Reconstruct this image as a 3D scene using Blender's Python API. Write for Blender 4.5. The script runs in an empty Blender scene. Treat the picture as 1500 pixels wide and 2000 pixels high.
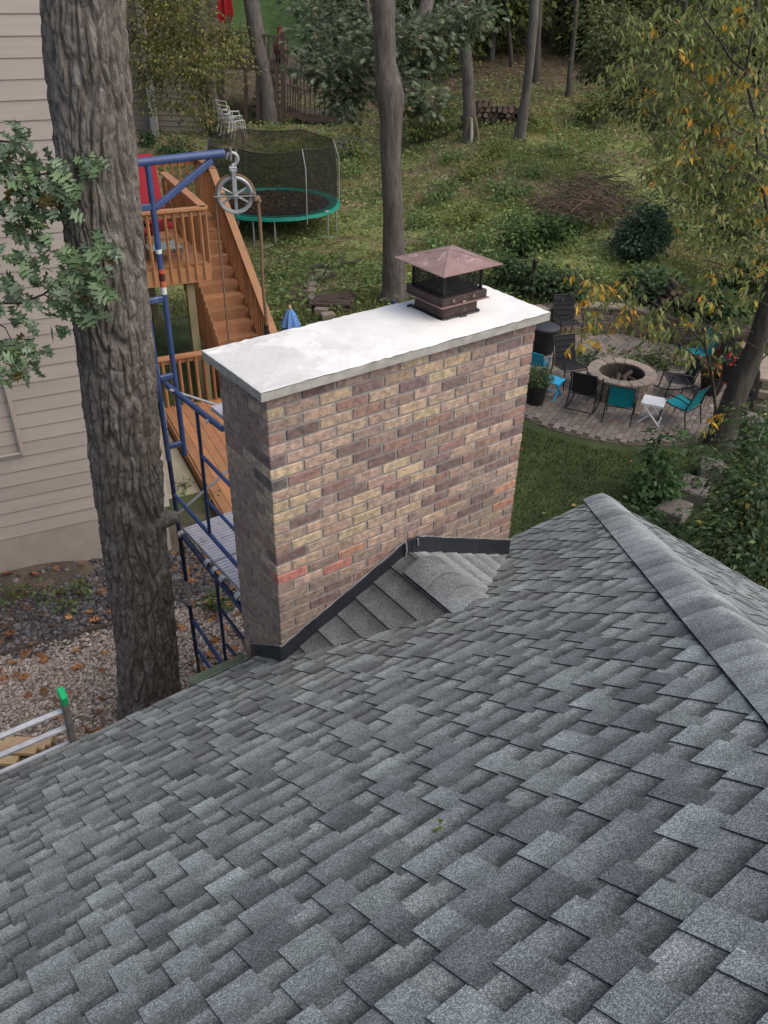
import bpy, bmesh, math, random
import numpy as np
from math import sin, cos, tan, radians, pi, sqrt, atan2
random.seed(7); RNG = np.random.default_rng(7)
S = bpy.context.scene
COL = S.collection

# ---------------------------------------------------------------- camera, world, sun, exposure
CAM = np.array([-1.7309, -3.2128, 1.8214]); FPX = 1626.8
YAW, PIT, ROL = radians(37.410), radians(33.639), radians(1.399)
fw = np.array([sin(YAW)*cos(PIT), cos(YAW)*cos(PIT), -sin(PIT)])
_r = np.array([cos(YAW), -sin(YAW), 0.0]); _u = np.cross(_r, fw)
rt = cos(ROL)*_r + sin(ROL)*_u; upv = -sin(ROL)*_r + cos(ROL)*_u
from mathutils import Matrix, Vector, Quaternion
cd = bpy.data.cameras.new('camera'); cam = bpy.data.objects.new('camera', cd); COL.objects.link(cam)
cd.sensor_fit = 'HORIZONTAL'; cd.sensor_width = 36; cd.lens = FPX/1500*36; cd.clip_end = 600; cd.clip_start = .05
cam.matrix_world = Matrix(((rt[0], upv[0], -fw[0], CAM[0]), (rt[1], upv[1], -fw[1], CAM[1]), (rt[2], upv[2], -fw[2], CAM[2]), (0, 0, 0, 1)))
S.camera = cam
W = bpy.data.worlds.new('World'); S.world = W; W.use_nodes = True
nt = W.node_tree; nt.nodes.clear()
o_ = nt.nodes.new('ShaderNodeOutputWorld'); b_ = nt.nodes.new('ShaderNodeBackground'); s_ = nt.nodes.new('ShaderNodeTexSky')
s_.sky_type = 'NISHITA'; s_.sun_disc = False; s_.sun_elevation = radians(52); s_.sun_rotation = radians(150)
s_.dust_density = 3.0; s_.air_density = 1.0; s_.ozone_density = 1.0
b_.inputs[1].default_value = 0.125
nt.links.new(s_.outputs[0], b_.inputs[0]); nt.links.new(b_.outputs[0], o_.inputs[0])
sl = bpy.data.lights.new('sun', 'SUN'); sl.energy = 1.5; sl.angle = radians(75); sl.color = (1.0, .94, .86)
sun = bpy.data.objects.new('sun', sl); COL.objects.link(sun)
_el, _az = radians(52), radians(150)      # azimuth clockwise from +Y
sd = Vector((sin(_az)*cos(_el), cos(_az)*cos(_el), sin(_el)))
sun.rotation_euler = sd.to_track_quat('Z', 'Y').to_euler()
S.view_settings.view_transform = 'Standard'; S.view_settings.look = 'None'
S.view_settings.exposure = 0.55; S.view_settings.gamma = 1.0
S.view_settings.use_curve_mapping = False
S.render.engine = 'CYCLES'
S.cycles.max_bounces = 8; S.cycles.transparent_max_bounces = 24

# ---------------------------------------------------------------- helpers
def ray(x, y): return fw + rt*(x-750)/FPX - upv*(y-1000)/FPX
def at(x, y, d): return CAM + ray(x, y)*d          # point at depth d along the view axis
def onz(x, y, z):
    k = ray(x, y); return CAM + k*((z-CAM[2])/k[2])
HD = np.array([sin(YAW), cos(YAW), 0.0]); RD = np.array([cos(YAW), -sin(YAW), 0.0])
def up(base, x, y):                                  # point on the vertical plane through base that faces along the heading
    k = ray(x, y); t = ((np.asarray(base)-CAM) @ HD)/(k @ HD); return CAM + k*t
def sm(a, b, x):
    t = np.clip((x-a)/(b-a), 0, 1); return t*t*(3-2*t)
_tab = np.random.default_rng(3).random((256, 256))
def vn(x, y, px=256):                                # value noise, periodic in x with period px
    x = np.asarray(x, float); y = np.asarray(y, float)
    xi = np.floor(x).astype(int); yi = np.floor(y).astype(int); fx = x-xi; fy = y-yi
    fx = fx*fx*(3-2*fx); fy = fy*fy*(3-2*fy)
    g = lambda a, b: _tab[(a % px) % 256, b % 256]
    return (g(xi, yi)*(1-fx)+g(xi+1, yi)*fx)*(1-fy)+(g(xi, yi+1)*(1-fx)+g(xi+1, yi+1)*fx)*fy
PC = np.array([10.95, 6.05]); PR = 2.6               # patio centre and radius
HC = np.array([1.53, 5.73]); e1 = np.array([sin(radians(101)), cos(radians(101)), 0]); e2 = np.array([sin(radians(11)), cos(radians(11)), 0])
def ground(x, y):
    x = np.asarray(x, float); y = np.asarray(y, float)
    s = (x-CAM[0])*HD[0]+(y-CAM[1])*HD[1]; t = (x-CAM[0])*RD[0]+(y-CAM[1])*RD[1]
    s0 = 26 - 7.0*sm(-1, 4, t)
    q = s-s0
    z = -5.0 + .135*(np.logaddexp(0, q/1.2)*1.2)
    d = np.hypot(x-PC[0], y-PC[1]); c = ((x-PC[0])*HD[0]+(y-PC[1])*HD[1])/np.maximum(d, .01)
    amp = .55*sm(-.25, .35, c)
    z = z + np.where(d > PR+.1, amp*np.exp(-np.maximum(0, d-PR-1.5)/3.5), 0)
    # the side yard by the oak lies higher and falls towards the back yard
    z = z + 1.12*sm(6.3, 2.4, y)*sm(4.2, 1.6, x)
    # soil heaped along the neighbour's wall on the left
    a = (x-HC[0])*e1[0]+(y-HC[1])*e1[1]; b = (x-HC[0])*e2[0]+(y-HC[1])*e2[1]
    z = z + .34*sm(-.2, -1.8, a)*np.exp(-(b/1.6)**2)
    far = sm(PR+.3, PR+2, d)
    z = z + far*sm(3, 12, s)*(.10*(vn(x*.5+40, y*.5+40)-.5)+.05*(vn(x*1.7, y*1.7)-.5))*sm(16, 24, s)
    return z
def gp(x, y):                                        # where the sight line of a pixel meets the ground
    k = ray(x, y); t = 4.0
    lo, hi = 2.0, 160.0
    ts = np.arange(3, 160, .25); P = CAM[None]+k[None]*ts[:, None]
    below = P[:, 2] < ground(P[:, 0], P[:, 1])
    i = int(np.argmax(below)) if below.any() else len(ts)-1
    lo, hi = ts[max(0, i-1)], ts[i]
    for _ in range(30):
        m = (lo+hi)/2; p = CAM+k*m
        if p[2] < float(ground(p[0], p[1])): hi = m
        else: lo = m
    return CAM+k*hi
def gz(p): return float(ground(p[0], p[1]))

def tag(o, label=None, cat=None, group=None, kind=None):
    if label: o['label'] = label
    if cat: o['category'] = cat
    if group: o['group'] = group
    if kind: o['kind'] = kind
    return o
def thing(name, label, cat, loc=(0, 0, 0), rz=0.0, group=None):
    o = bpy.data.objects.new(name, None); COL.objects.link(o)
    o.location = [float(v) for v in loc]; o.rotation_euler = (0, 0, rz); o.empty_display_size = .1
    return tag(o, label, cat, group)
def link(name, mesh, parent=None, loc=(0, 0, 0), rot=None, scale=None, color=None):
    o = bpy.data.objects.new(name, mesh); COL.objects.link(o)
    if parent: o.parent = parent
    o.location = [float(v) for v in loc]
    if rot is not None: o.rotation_mode = 'QUATERNION'; o.rotation_quaternion = rot
    if scale is not None: o.scale = scale
    if color is not None: o.color = (*[float(c) for c in color[:3]], 1)
    return o
def mesh_np(name, V, F, mat, tint=None, uv=None, smooth=False):
    """V (n,3); F (m,k) with one k; tint per face (m,3); uv per corner (m,k,2)"""
    V = np.asarray(V, np.float32); F = np.asarray(F, np.int32); m, k = F.shape
    me = bpy.data.meshes.new(name)
    me.vertices.add(len(V)); me.vertices.foreach_set('co', V.ravel())
    me.loops.add(m*k); me.loops.foreach_set('vertex_index', F.ravel())
    me.polygons.add(m); me.polygons.foreach_set('loop_start', np.arange(0, m*k, k, dtype=np.int32))
    me.polygons.foreach_set('loop_total', np.full(m, k, np.int32))
    if smooth: me.polygons.foreach_set('use_smooth', np.ones(m, bool))
    me.update(calc_edges=True)
    a = me.color_attributes.new('tint', 'FLOAT_COLOR', 'CORNER')
    t = np.ones((m, k, 4), np.float32)
    if tint is not None: t[:, :, :3] = np.asarray(tint, np.float32)[:, None, :]
    a.data.foreach_set('color', t.ravel())
    if uv is not None:
        u = me.uv_layers.new(name='UVMap'); u.data.foreach_set('uv', np.asarray(uv, np.float32).ravel())
    if mat: me.materials.append(mat)
    return me
class M:
    """collects shapes (world coordinates minus an origin) and builds ONE mesh object"""
    def __init__(s, o=(0, 0, 0)): s.o = np.asarray(o, float); s.V = []; s.F = []; s.T = []; s.U = []; s.n = 0
    def add(s, V, F, tint=(1, 1, 1), uv=None):
        V = np.asarray(V, float)-s.o; s.V.append(V)
        for i, f in enumerate(F):
            s.F.append([v+s.n for v in f]); s.T.append(tint)
            s.U.append(uv[i] if uv is not None else [(0, 0)]*len(f))
        s.n += len(V); return s
    def box(s, c, size, R=None, tint=(1, 1, 1), taper=1.0):
        hx, hy, hz = [v/2 for v in size]
        P = np.array([[-hx*(1 if z < 0 else taper) if x < 0 else hx*(1 if z < 0 else taper), -hy*(1 if z < 0 else taper) if y < 0 else hy*(1 if z < 0 else taper), z*hz] for z in (-1, 1) for y in (-1, 1) for x in (-1, 1)])
        if R is not None: P = P @ np.asarray(R).T
        return s.add(P+np.asarray(c, float), [(0, 2, 3, 1), (4, 5, 7, 6), (0, 1, 5, 4), (2, 6, 7, 3), (0, 4, 6, 2), (1, 3, 7, 5)], tint)
    def beam(s, a, b, w, h, upd=(0, 0, 1), tint=(1, 1, 1)):
        a = np.asarray(a, float); b = np.asarray(b, float); d = b-a; L = np.linalg.norm(d); d = d/L
        u = np.asarray(upd, float); x = np.cross(d, u)
        if np.linalg.norm(x) < 1e-4: x = np.cross(d, (1, 0, 0)); 
        x /= np.linalg.norm(x); u = np.cross(x, d)
        return s.box((a+b)/2, (w, L, h), np.stack([x, d, u], 1), tint)
    def tube(s, pts, r, n=8, cap=True, tint=(1, 1, 1), closed=False):
        P = np.asarray(pts, float); k = len(P)
        r = np.full(k, r) if np.isscalar(r) else np.asarray(r, float)
        T = np.zeros_like(P)
        if closed: T = np.roll(P, -1, 0)-np.roll(P, 1, 0)
        else: T[1:-1] = P[2:]-P[:-2]; T[0] = P[1]-P[0]; T[-1] = P[-1]-P[-2]
        T /= np.maximum(np.linalg.norm(T, axis=1), 1e-9)[:, None]
        x = np.cross(T[0], (0, 0, 1)); 
        if np.linalg.norm(x) < .05: x = np.cross(T[0], (1, 0, 0))
        x /= np.linalg.norm(x); V = []
        an = np.arange(n)*2*pi/n
        for i in range(k):
            x = x-T[i]*(x @ T[i]); x /= max(np.linalg.norm(x), 1e-9); y = np.cross(T[i], x)
            V.append(P[i]+r[i]*(np.cos(an)[:, None]*x+np.sin(an)[:, None]*y))
        V = np.concatenate(V); F = []
        for i in range(k if closed else k-1):
            i2 = (i+1) % k
            for j in range(n): F.append((i*n+j, i*n+(j+1) % n, i2*n+(j+1) % n, i2*n+j))
        if cap and not closed: F.append(tuple(range(n))[::-1]); F.append(tuple((k-1)*n+j for j in range(n)))
        return s.add(V, F, tint)
    def lathe(s, prof, n=24, c=(0, 0, 0), tint=(1, 1, 1), a0=0, a1=2*pi):
        full = abs(a1-a0-2*pi) < 1e-6; m = n if full else n+1
        an = a0+(a1-a0)*np.arange(m)/n; V = []
        for r, z in prof: V.append(np.stack([np.cos(an)*r, np.sin(an)*r, np.full(m, z)], 1))
        V = np.concatenate(V)+np.asarray(c, float); F = []
        for i in range(len(prof)-1):
            for j in range(n):
                j2 = (j+1) % m; F.append((i*m+j, i*m+j2, (i+1)*m+j2, (i+1)*m+j))
        return s.add(V, F, tint)
    def prism(s, poly, d, tint=(1, 1, 1)):           # polygon (k,3) pushed by vector d
        P = np.asarray(poly, float); k = len(P); V = np.concatenate([P, P+np.asarray(d, float)])
        F = [tuple(range(k))[::-1], tuple(range(k, 2*k))]+[(i, (i+1) % k, k+(i+1) % k, k+i) for i in range(k)]
        return s.add(V, F, tint)
    def mesh(s, name, mat, smooth=False):
        me = bpy.data.meshes.new(name); V = np.concatenate(s.V)
        me.from_pydata(V.tolist(), [], s.F)
        a = me.color_attributes.new('tint', 'FLOAT_COLOR', 'CORNER'); u = me.uv_layers.new(name='UVMap')
        t = []; uu = []
        for f, c, uv in zip(s.F, s.T, s.U):
            t += [c[0], c[1], c[2], 1]*len(f)
            for q in uv: uu += [q[0], q[1]]
        a.data.foreach_set('color', t); u.data.foreach_set('uv', uu)
        if smooth: me.polygons.foreach_set('use_smooth', [True]*len(me.polygons))
        if mat: me.materials.append(mat)
        return me
    def build(s, name, mat, parent=None, smooth=False, color=None):
        return link(name, s.mesh(name, mat, smooth), parent, color=color)
def smooth_by_angle(o, deg=40):
    me = o.data
    bm = bmesh.new(); bm.from_mesh(me)
    bmesh.ops.recalc_face_normals(bm, faces=bm.faces[:])
    for e in bm.edges:
        if len(e.link_faces) == 2 and e.calc_face_angle(0) > radians(deg): e.smooth = False
    for f in bm.faces: f.smooth = True
    bm.to_mesh(me); bm.free(); return o
def bevel(o, w, seg=1):
    bm = bmesh.new(); bm.from_mesh(o.data)
    bmesh.ops.recalc_face_normals(bm, faces=bm.faces[:])
    es = [e for e in bm.edges if len(e.link_faces) == 2 and e.calc_face_angle(0) > .5]
    bmesh.ops.bevel(bm, geom=es, offset=w, segments=seg, affect='EDGES', clamp_overlap=True)
    bm.to_mesh(o.data); bm.free(); return o

# ---------------------------------------------------------------- materials
def mat(name, c1, c2=None, scale=6.0, rough=.7, metal=0.0, bump=0.0, bscale=None, stretch=(1, 1, 1), tint=False, obj=False,
        trans=0.0, c3=None, s3=1.0, k3=.5, detail=5, world=False, lo=.35, hi=.65, spec=.4, bdist=.01, alpha=1.0, leaf=0.0):
    m = bpy.data.materials.new(name); m.use_nodes = True; n = m.node_tree; n.nodes.clear(); L = n.links
    out = n.nodes.new('ShaderNodeOutputMaterial'); p = n.nodes.new('ShaderNodeBsdfPrincipled')
    p.inputs['Roughness'].default_value = rough; p.inputs['Metallic'].default_value = metal; p.inputs['Specular IOR Level'].default_value = spec
    if world: tc = n.nodes.new('ShaderNodeNewGeometry').outputs['Position']
    else: tc = n.nodes.new('ShaderNodeTexCoord').outputs['Object']
    mp = n.nodes.new('ShaderNodeMapping'); L.new(tc, mp.inputs[0]); mp.inputs['Scale'].default_value = stretch
    def noise(sc, det=detail):
        t = n.nodes.new('ShaderNodeTexNoise'); t.inputs['Scale'].default_value = sc; t.inputs['Detail'].default_value = det
        t.inputs['Roughness'].default_value = .62
        L.new(mp.outputs[0], t.inputs['Vector']); return t.outputs['Fac']
    def ramp(v, a, b):
        r = n.nodes.new('ShaderNodeMapRange'); r.inputs[1].default_value = a; r.inputs[2].default_value = b; L.new(v, r.inputs[0]); return r.outputs[0]
    def mix(f, a, b, mode='MIX'):
        x = n.nodes.new('ShaderNodeMix'); x.data_type = 'RGBA'; x.blend_type = mode
        if isinstance(f, (int, float)): x.inputs[0].default_value = f
        else: L.new(f, x.inputs[0])
        for i, v in ((6, a), (7, b)):
            if isinstance(v, tuple): x.inputs[i].default_value = (*v, 1)
            else: L.new(v, x.inputs[i])
        return x.outputs[2]
    c = c1
    if c2 is not None: c = mix(ramp(noise(scale), lo, hi), c1, c2)
    if c3 is not None: c = mix(ramp(noise(s3, 3), k3, k3+.15), c, c3)
    if tint:
        a = n.nodes.new('ShaderNodeAttribute'); a.attribute_name = 'tint'; c = mix(1.0, c, a.outputs['Color'], 'MULTIPLY')
    if obj:
        a = n.nodes.new('ShaderNodeObjectInfo'); c = mix(1.0, c, a.outputs['Color'], 'MULTIPLY')
    if isinstance(c, tuple): p.inputs['Base Color'].default_value = (*c, 1)
    else: L.new(c, p.inputs['Base Color'])
    if bump:
        b = n.nodes.new('ShaderNodeBump'); b.inputs['Strength'].default_value = bump; b.inputs['Distance'].default_value = bdist
        L.new(noise(bscale or scale*3), b.inputs['Height']); L.new(b.outputs[0], p.inputs['Normal'])
    sh = p.outputs[0]
    if leaf:
        t = n.nodes.new('ShaderNodeBsdfTranslucent')
        if isinstance(c, tuple): t.inputs[0].default_value = (*c, 1)
        else: L.new(c, t.inputs[0])
        x = n.nodes.new('ShaderNodeMixShader'); x.inputs[0].default_value = leaf; L.new(sh, x.inputs[1]); L.new(t.outputs[0], x.inputs[2]); sh = x.outputs[0]
    if alpha < 1:
        t = n.nodes.new('ShaderNodeBsdfTransparent'); x = n.nodes.new('ShaderNodeMixShader'); x.inputs[0].default_value = alpha
        L.new(t.outputs[0], x.inputs[1]); L.new(sh, x.inputs[2]); sh = x.outputs[0]
    L.new(sh, out.inputs[0]); m['p'] = 1
    return m
def shingle_mat():
    """granules: salt and pepper; UV.x = how strong the printed shadow band is, UV.y = how far up the exposed face"""
    m = bpy.data.materials.new('shingle_granules'); m.use_nodes = True; n = m.node_tree; n.nodes.clear(); L = n.links
    out = n.nodes.new('ShaderNodeOutputMaterial'); p = n.nodes.new('ShaderNodeBsdfPrincipled'); p.inputs['Roughness'].default_value = .85
    p.inputs['Specular IOR Level'].default_value = .35
    g = n.nodes.new('ShaderNodeNewGeometry')
    def tex(kind, sc):
        t = n.nodes.new(kind); t.inputs['Scale'].default_value = sc; L.new(g.outputs['Position'], t.inputs['Vector']); return t
    v = tex('ShaderNodeTexVoronoi', 420); bw = n.nodes.new('ShaderNodeSeparateColor'); L.new(v.outputs['Color'], bw.inputs[0])
    r = n.nodes.new('ShaderNodeValToRGB'); L.new(bw.outputs[0], r.inputs[0])
    r.color_ramp.elements[0].position = .0; r.color_ramp.elements[0].color = (.40, .40, .415, 1)
    r.color_ramp.elements[1].position = 1.; r.color_ramp.elements[1].color = (1.95, 1.97, 1.95, 1)
    e = r.color_ramp.elements.new(.45); e.color = (.72, .72, .74, 1)
    e = r.color_ramp.elements.new(.8); e.color = (1.35, 1.36, 1.34, 1)
    nz = tex('ShaderNodeTexNoise', 9); nz.inputs['Detail'].default_value = 6
    mr = n.nodes.new('ShaderNodeMapRange'); L.new(nz.outputs['Fac'], mr.inputs[0]); mr.inputs[1].default_value = .25; mr.inputs[2].default_value = .75
    mr.inputs[3].default_value = .74; mr.inputs[4].default_value = 1.22
    oi = n.nodes.new('ShaderNodeObjectInfo'); at_ = n.nodes.new('ShaderNodeAttribute'); at_.attribute_name = 'tint'
    def mul(a, b):
        x = n.nodes.new('ShaderNodeMix'); x.data_type = 'RGBA'; x.blend_type = 'MULTIPLY'; x.inputs[0].default_value = 1; L.new(a, x.inputs[6]); L.new(b, x.inputs[7]); return x.outputs[2]
    c = mul(mul(oi.outputs['Color'], at_.outputs['Color']), r.outputs[0])
    # weathering patches and the printed band
    uv = n.nodes.new('ShaderNodeUVMap'); uv.uv_map = 'UVMap'; sp = n.nodes.new('ShaderNodeSeparateXYZ'); L.new(uv.outputs[0], sp.inputs[0])
    wob = tex('ShaderNodeTexNoise', 45)
    ma = n.nodes.new('ShaderNodeMath'); ma.operation = 'MULTIPLY_ADD'; L.new(wob.outputs['Fac'], ma.inputs[0]); ma.inputs[1].default_value = .5; L.new(sp.outputs[1], ma.inputs[2])
    rr = n.nodes.new('ShaderNodeMapRange'); rr.interpolation_type = 'SMOOTHSTEP'; L.new(ma.outputs[0], rr.inputs[0]); rr.inputs[1].default_value = .45; rr.inputs[2].default_value = 1.25
    k = n.nodes.new('ShaderNodeMath'); k.operation = 'MULTIPLY'; L.new(rr.outputs[0], k.inputs[0]); L.new(sp.outputs[0], k.inputs[1])
    k2 = n.nodes.new('ShaderNodeMath'); k2.operation = 'SUBTRACT'; k2.inputs[0].default_value = 1; L.new(k.outputs[0], k2.inputs[1])
    k3 = n.nodes.new('ShaderNodeMath'); k3.operation = 'MULTIPLY'; L.new(k2.outputs[0], k3.inputs[0]); L.new(mr.outputs[0], k3.inputs[1])
    cc = n.nodes.new('ShaderNodeCombineColor'); [L.new(k3.outputs[0], cc.inputs[i]) for i in range(3)]
    c = mul(c, cc.outputs[0]); L.new(c, p.inputs['Base Color'])
    b = n.nodes.new('ShaderNodeBump'); b.inputs['Strength'].default_value = .55; b.inputs['Distance'].default_value = .002
    L.new(bw.outputs[0], b.inputs['Height']); L.new(b.outputs[0], p.inputs['Normal']); L.new(p.outputs[0], out.inputs[0])
    return m
MT = {}
MT['shingle'] = shingle_mat()
MT['asphalt_edge'] = mat('asphalt_edge', (.022, .022, .025), (.035, .035, .04), 60, .9)
MT['flash'] = mat('black_flashing', (.016, .019, .026), (.024, .027, .035), 9, .42, bump=.15, bscale=14, spec=.5)
MT['brick'] = mat('brick', (.62, .62, .64), (1.34, 1.28, 1.18), 24, .92, obj=True, tint=True, bump=1.0, bscale=75, bdist=.007, world=True, c3=(1.5, 1.34, 1.08), s3=13, k3=.60)
MT['mortar'] = mat('mortar', (.235, .222, .21), (.31, .295, .28), 30, .95, bump=.6, bscale=160, bdist=.003, world=True)
MT['crown'] = mat('chimney_crown_cement', (.84, .83, .81), (.78, .77, .75), 5, .8, bump=.25, bscale=60, bdist=.004, world=True, tint=True)
MT['cement_edge'] = mat('cement_edge', (.40, .38, .34), (.30, .285, .25), 14, .9, bump=.5, bscale=90, bdist=.004, world=True)
MT['rust'] = mat('rusty_copper_sheet', (.33, .215, .19), (.24, .145, .13), 9, .55, metal=.15, bump=.2, bscale=30, world=True, c3=(.44, .33, .29), s3=11, k3=.56)
MT['brown_metal'] = mat('brown_metal', (.075, .05, .042), (.05, .033, .03), 20, .6, metal=.2, bump=.3, bscale=50, world=True, c3=(.15, .11, .09), s3=24, k3=.60)
MT['black_metal'] = mat('black_metal', (.012, .012, .013), (.02, .02, .022), 20, .5)
MT['caulk'] = mat('black_caulk', (.01, .01, .011), None, rough=.35, bump=.3, bscale=40)
MT['clay'] = mat('flue_clay', (.10, .06, .045), (.04, .03, .028), 12, .9)
MT['bark'] = mat('oak_bark', (.135, .112, .092), (.25, .22, .188), 9, .95, stretch=(2.6, 2.6, .8), bump=1.0, bscale=34, bdist=.025, c3=(.33, .305, .27), s3=6, k3=.56)
MT['bark2'] = mat('grey_bark', (.085, .072, .062), (.16, .14, .125), 6, .95, stretch=(2.4, 2.4, .5), bump=.9, bscale=22, bdist=.03)
MT['bark_dark'] = mat('dark_bark', (.05, .042, .034), (.095, .08, .065), 6, .95, stretch=(2.4, 2.4, .5), bump=.9, bscale=22, bdist=.03)
MT['siding'] = mat('tan_siding', (.40, .345, .30), (.36, .31, .27), 3, .55, stretch=(.4, .4, 6), bump=.12, bscale=40, obj=True)
MT['trim'] = mat('tan_trim', (.52, .47, .42), (.48, .43, .38), 4, .6)
MT['foundation'] = mat('foundation_paint', (.36, .31, .255), (.30, .255, .205), 3, .85, bump=.3, bscale=30, c3=(.22, .18, .14), s3=2, k3=.62)
MT['concrete'] = mat('concrete_slab', (.30, .265, .20), (.23, .205, .155), 3, .9, bump=.3, bscale=60, c3=(.16, .13, .09), s3=2.4, k3=.60)
MT['cedar'] = mat('cedar_stain', (.36, .175, .085), (.28, .135, .066), 5, .6, stretch=(1, 1, 1), bump=.2, bscale=20, obj=True, c3=(.25, .11, .05), s3=6, k3=.62)
MT['treated'] = mat('treated_lumber', (.21, .185, .10), (.15, .13, .075), 5, .8, stretch=(3, 3, .5), bump=.3, bscale=20)
MT['old_wood'] = mat('weathered_deck_wood', (.085, .058, .045), (.055, .038, .03), 6, .85, obj=True)
MT['blue'] = mat('blue_scaffold_paint', (.052, .085, .205), (.038, .062, .15), 9, .42, bump=.12, bscale=30, c3=(.15, .185, .25), s3=7, k3=.62, world=True)
MT['blue_dark'] = mat('dark_blue_scaffold_paint', (.032, .05, .115), (.02, .032, .075), 9, .45, world=True, c3=(.09, .10, .12), s3=8, k3=.64)
MT['galv'] = mat('galvanised_steel', (.44, .44, .44), (.30, .30, .30), 14, .45, metal=.4, world=True)
MT['alu'] = mat('aluminium', (.66, .67, .69), (.52, .53, .56), 16, .36, metal=.55, bump=.08, bscale=60, world=True)
MT['plank'] = mat('aluminium_plank', (.58, .56, .60), (.46, .45, .48), 12, .5, metal=.3, world=True, c3=(.30, .28, .28), s3=9, k3=.62)
MT['grey_metal'] = mat('dull_grey_metal', (.22, .21, .19), (.15, .14, .125), 14, .6, metal=.3, world=True)
MT['rope'] = mat('hemp_rope', (.30, .19, .11), (.20, .125, .07), 40, .95, stretch=(1, 1, 6), bump=1, bscale=90, world=True)
MT['white'] = mat('white_paint', (.78, .77, .75), (.70, .69, .67), 12, .6, obj=True)
MT['sticker'] = mat('sticker_paper', (.8, .8, .78), None, rough=.5, obj=True)
MT['plastic'] = mat('moulded_plastic', (1, 1, 1), (.86, .86, .86), 8, .5, obj=True)
MT['fabric'] = mat('woven_fabric', (1, 1, 1), (.82, .82, .82), 60, .85, obj=True, bump=.3, bscale=300)
MT['frame'] = mat('powder_coated_frame', (.017, .016, .016), (.026, .024, .023), 20, .45)
MT['paver'] = mat('paver', (.9, .9, .9), (1.15, 1.12, 1.08), 16, .92, obj=True, tint=True, world=True, bump=.6, bscale=90, bdist=.004)
MT['block'] = mat('concrete_wall_block', (1.0, 1.0, 1.0), (1.4, 1.34, 1.25), 9, .95, obj=True, tint=True, world=True, bump=1, bscale=40, bdist=.02)
MT['ash'] = mat('ash', (.10, .095, .095), (.045, .04, .04), 14, 1.0)
MT['log'] = mat('cut_log_bark', (.085, .06, .045), (.045, .032, .026), 20, .95, bump=.6, bscale=30)
MT['log_end'] = mat('cut_log_end', (.24, .165, .11), (.15, .10, .07), 18, .9)
MT['terracotta'] = mat('terracotta', (.30, .115, .068), (.22, .085, .055), 9, .8)
MT['net'] = mat('trampoline_net', (.008, .009, .009), None, rough=.8, alpha=.62)
MT['gravel'] = mat('gravel_stone', (.85, .85, .85), (1.15, 1.12, 1.1), 20, .9, tint=True, world=True)
MT['leaf'] = mat('leaf', (.85, .85, .85), (1.15, 1.15, 1.1), 7, .62, tint=True, obj=True, leaf=.38, spec=.35, world=True)
MT['drybrush'] = mat('dry_twigs', (.10, .068, .055), (.15, .105, .085), 7, .95, tint=True)
MT['lumber'] = mat('raw_pine', (.50, .37, .23), (.42, .30, .18), 6, .7, stretch=(1, 6, 6), obj=True)
MT['gutter_green'] = mat('green_gutter_paint', (.10, .135, .095), (.075, .105, .075), 12, .5)
MT['wallbrick'] = mat('house_wall', (.24, .17, .14), (.30, .21, .165), 12, .9)
MT['glass'] = mat('table_glass', (.30, .38, .36), (.24, .31, .30), 4, .12, spec=.6)
MT['soil'] = mat('paver_bed_soil', (.075, .058, .045), (.11, .088, .07), 14, .98, bump=.5, bscale=40)
MT['pad'] = mat('teal_pad_vinyl', (.018, .30, .21), (.014, .23, .165), 7, .45, c3=(.10, .10, .06), s3=5, k3=.62)
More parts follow.
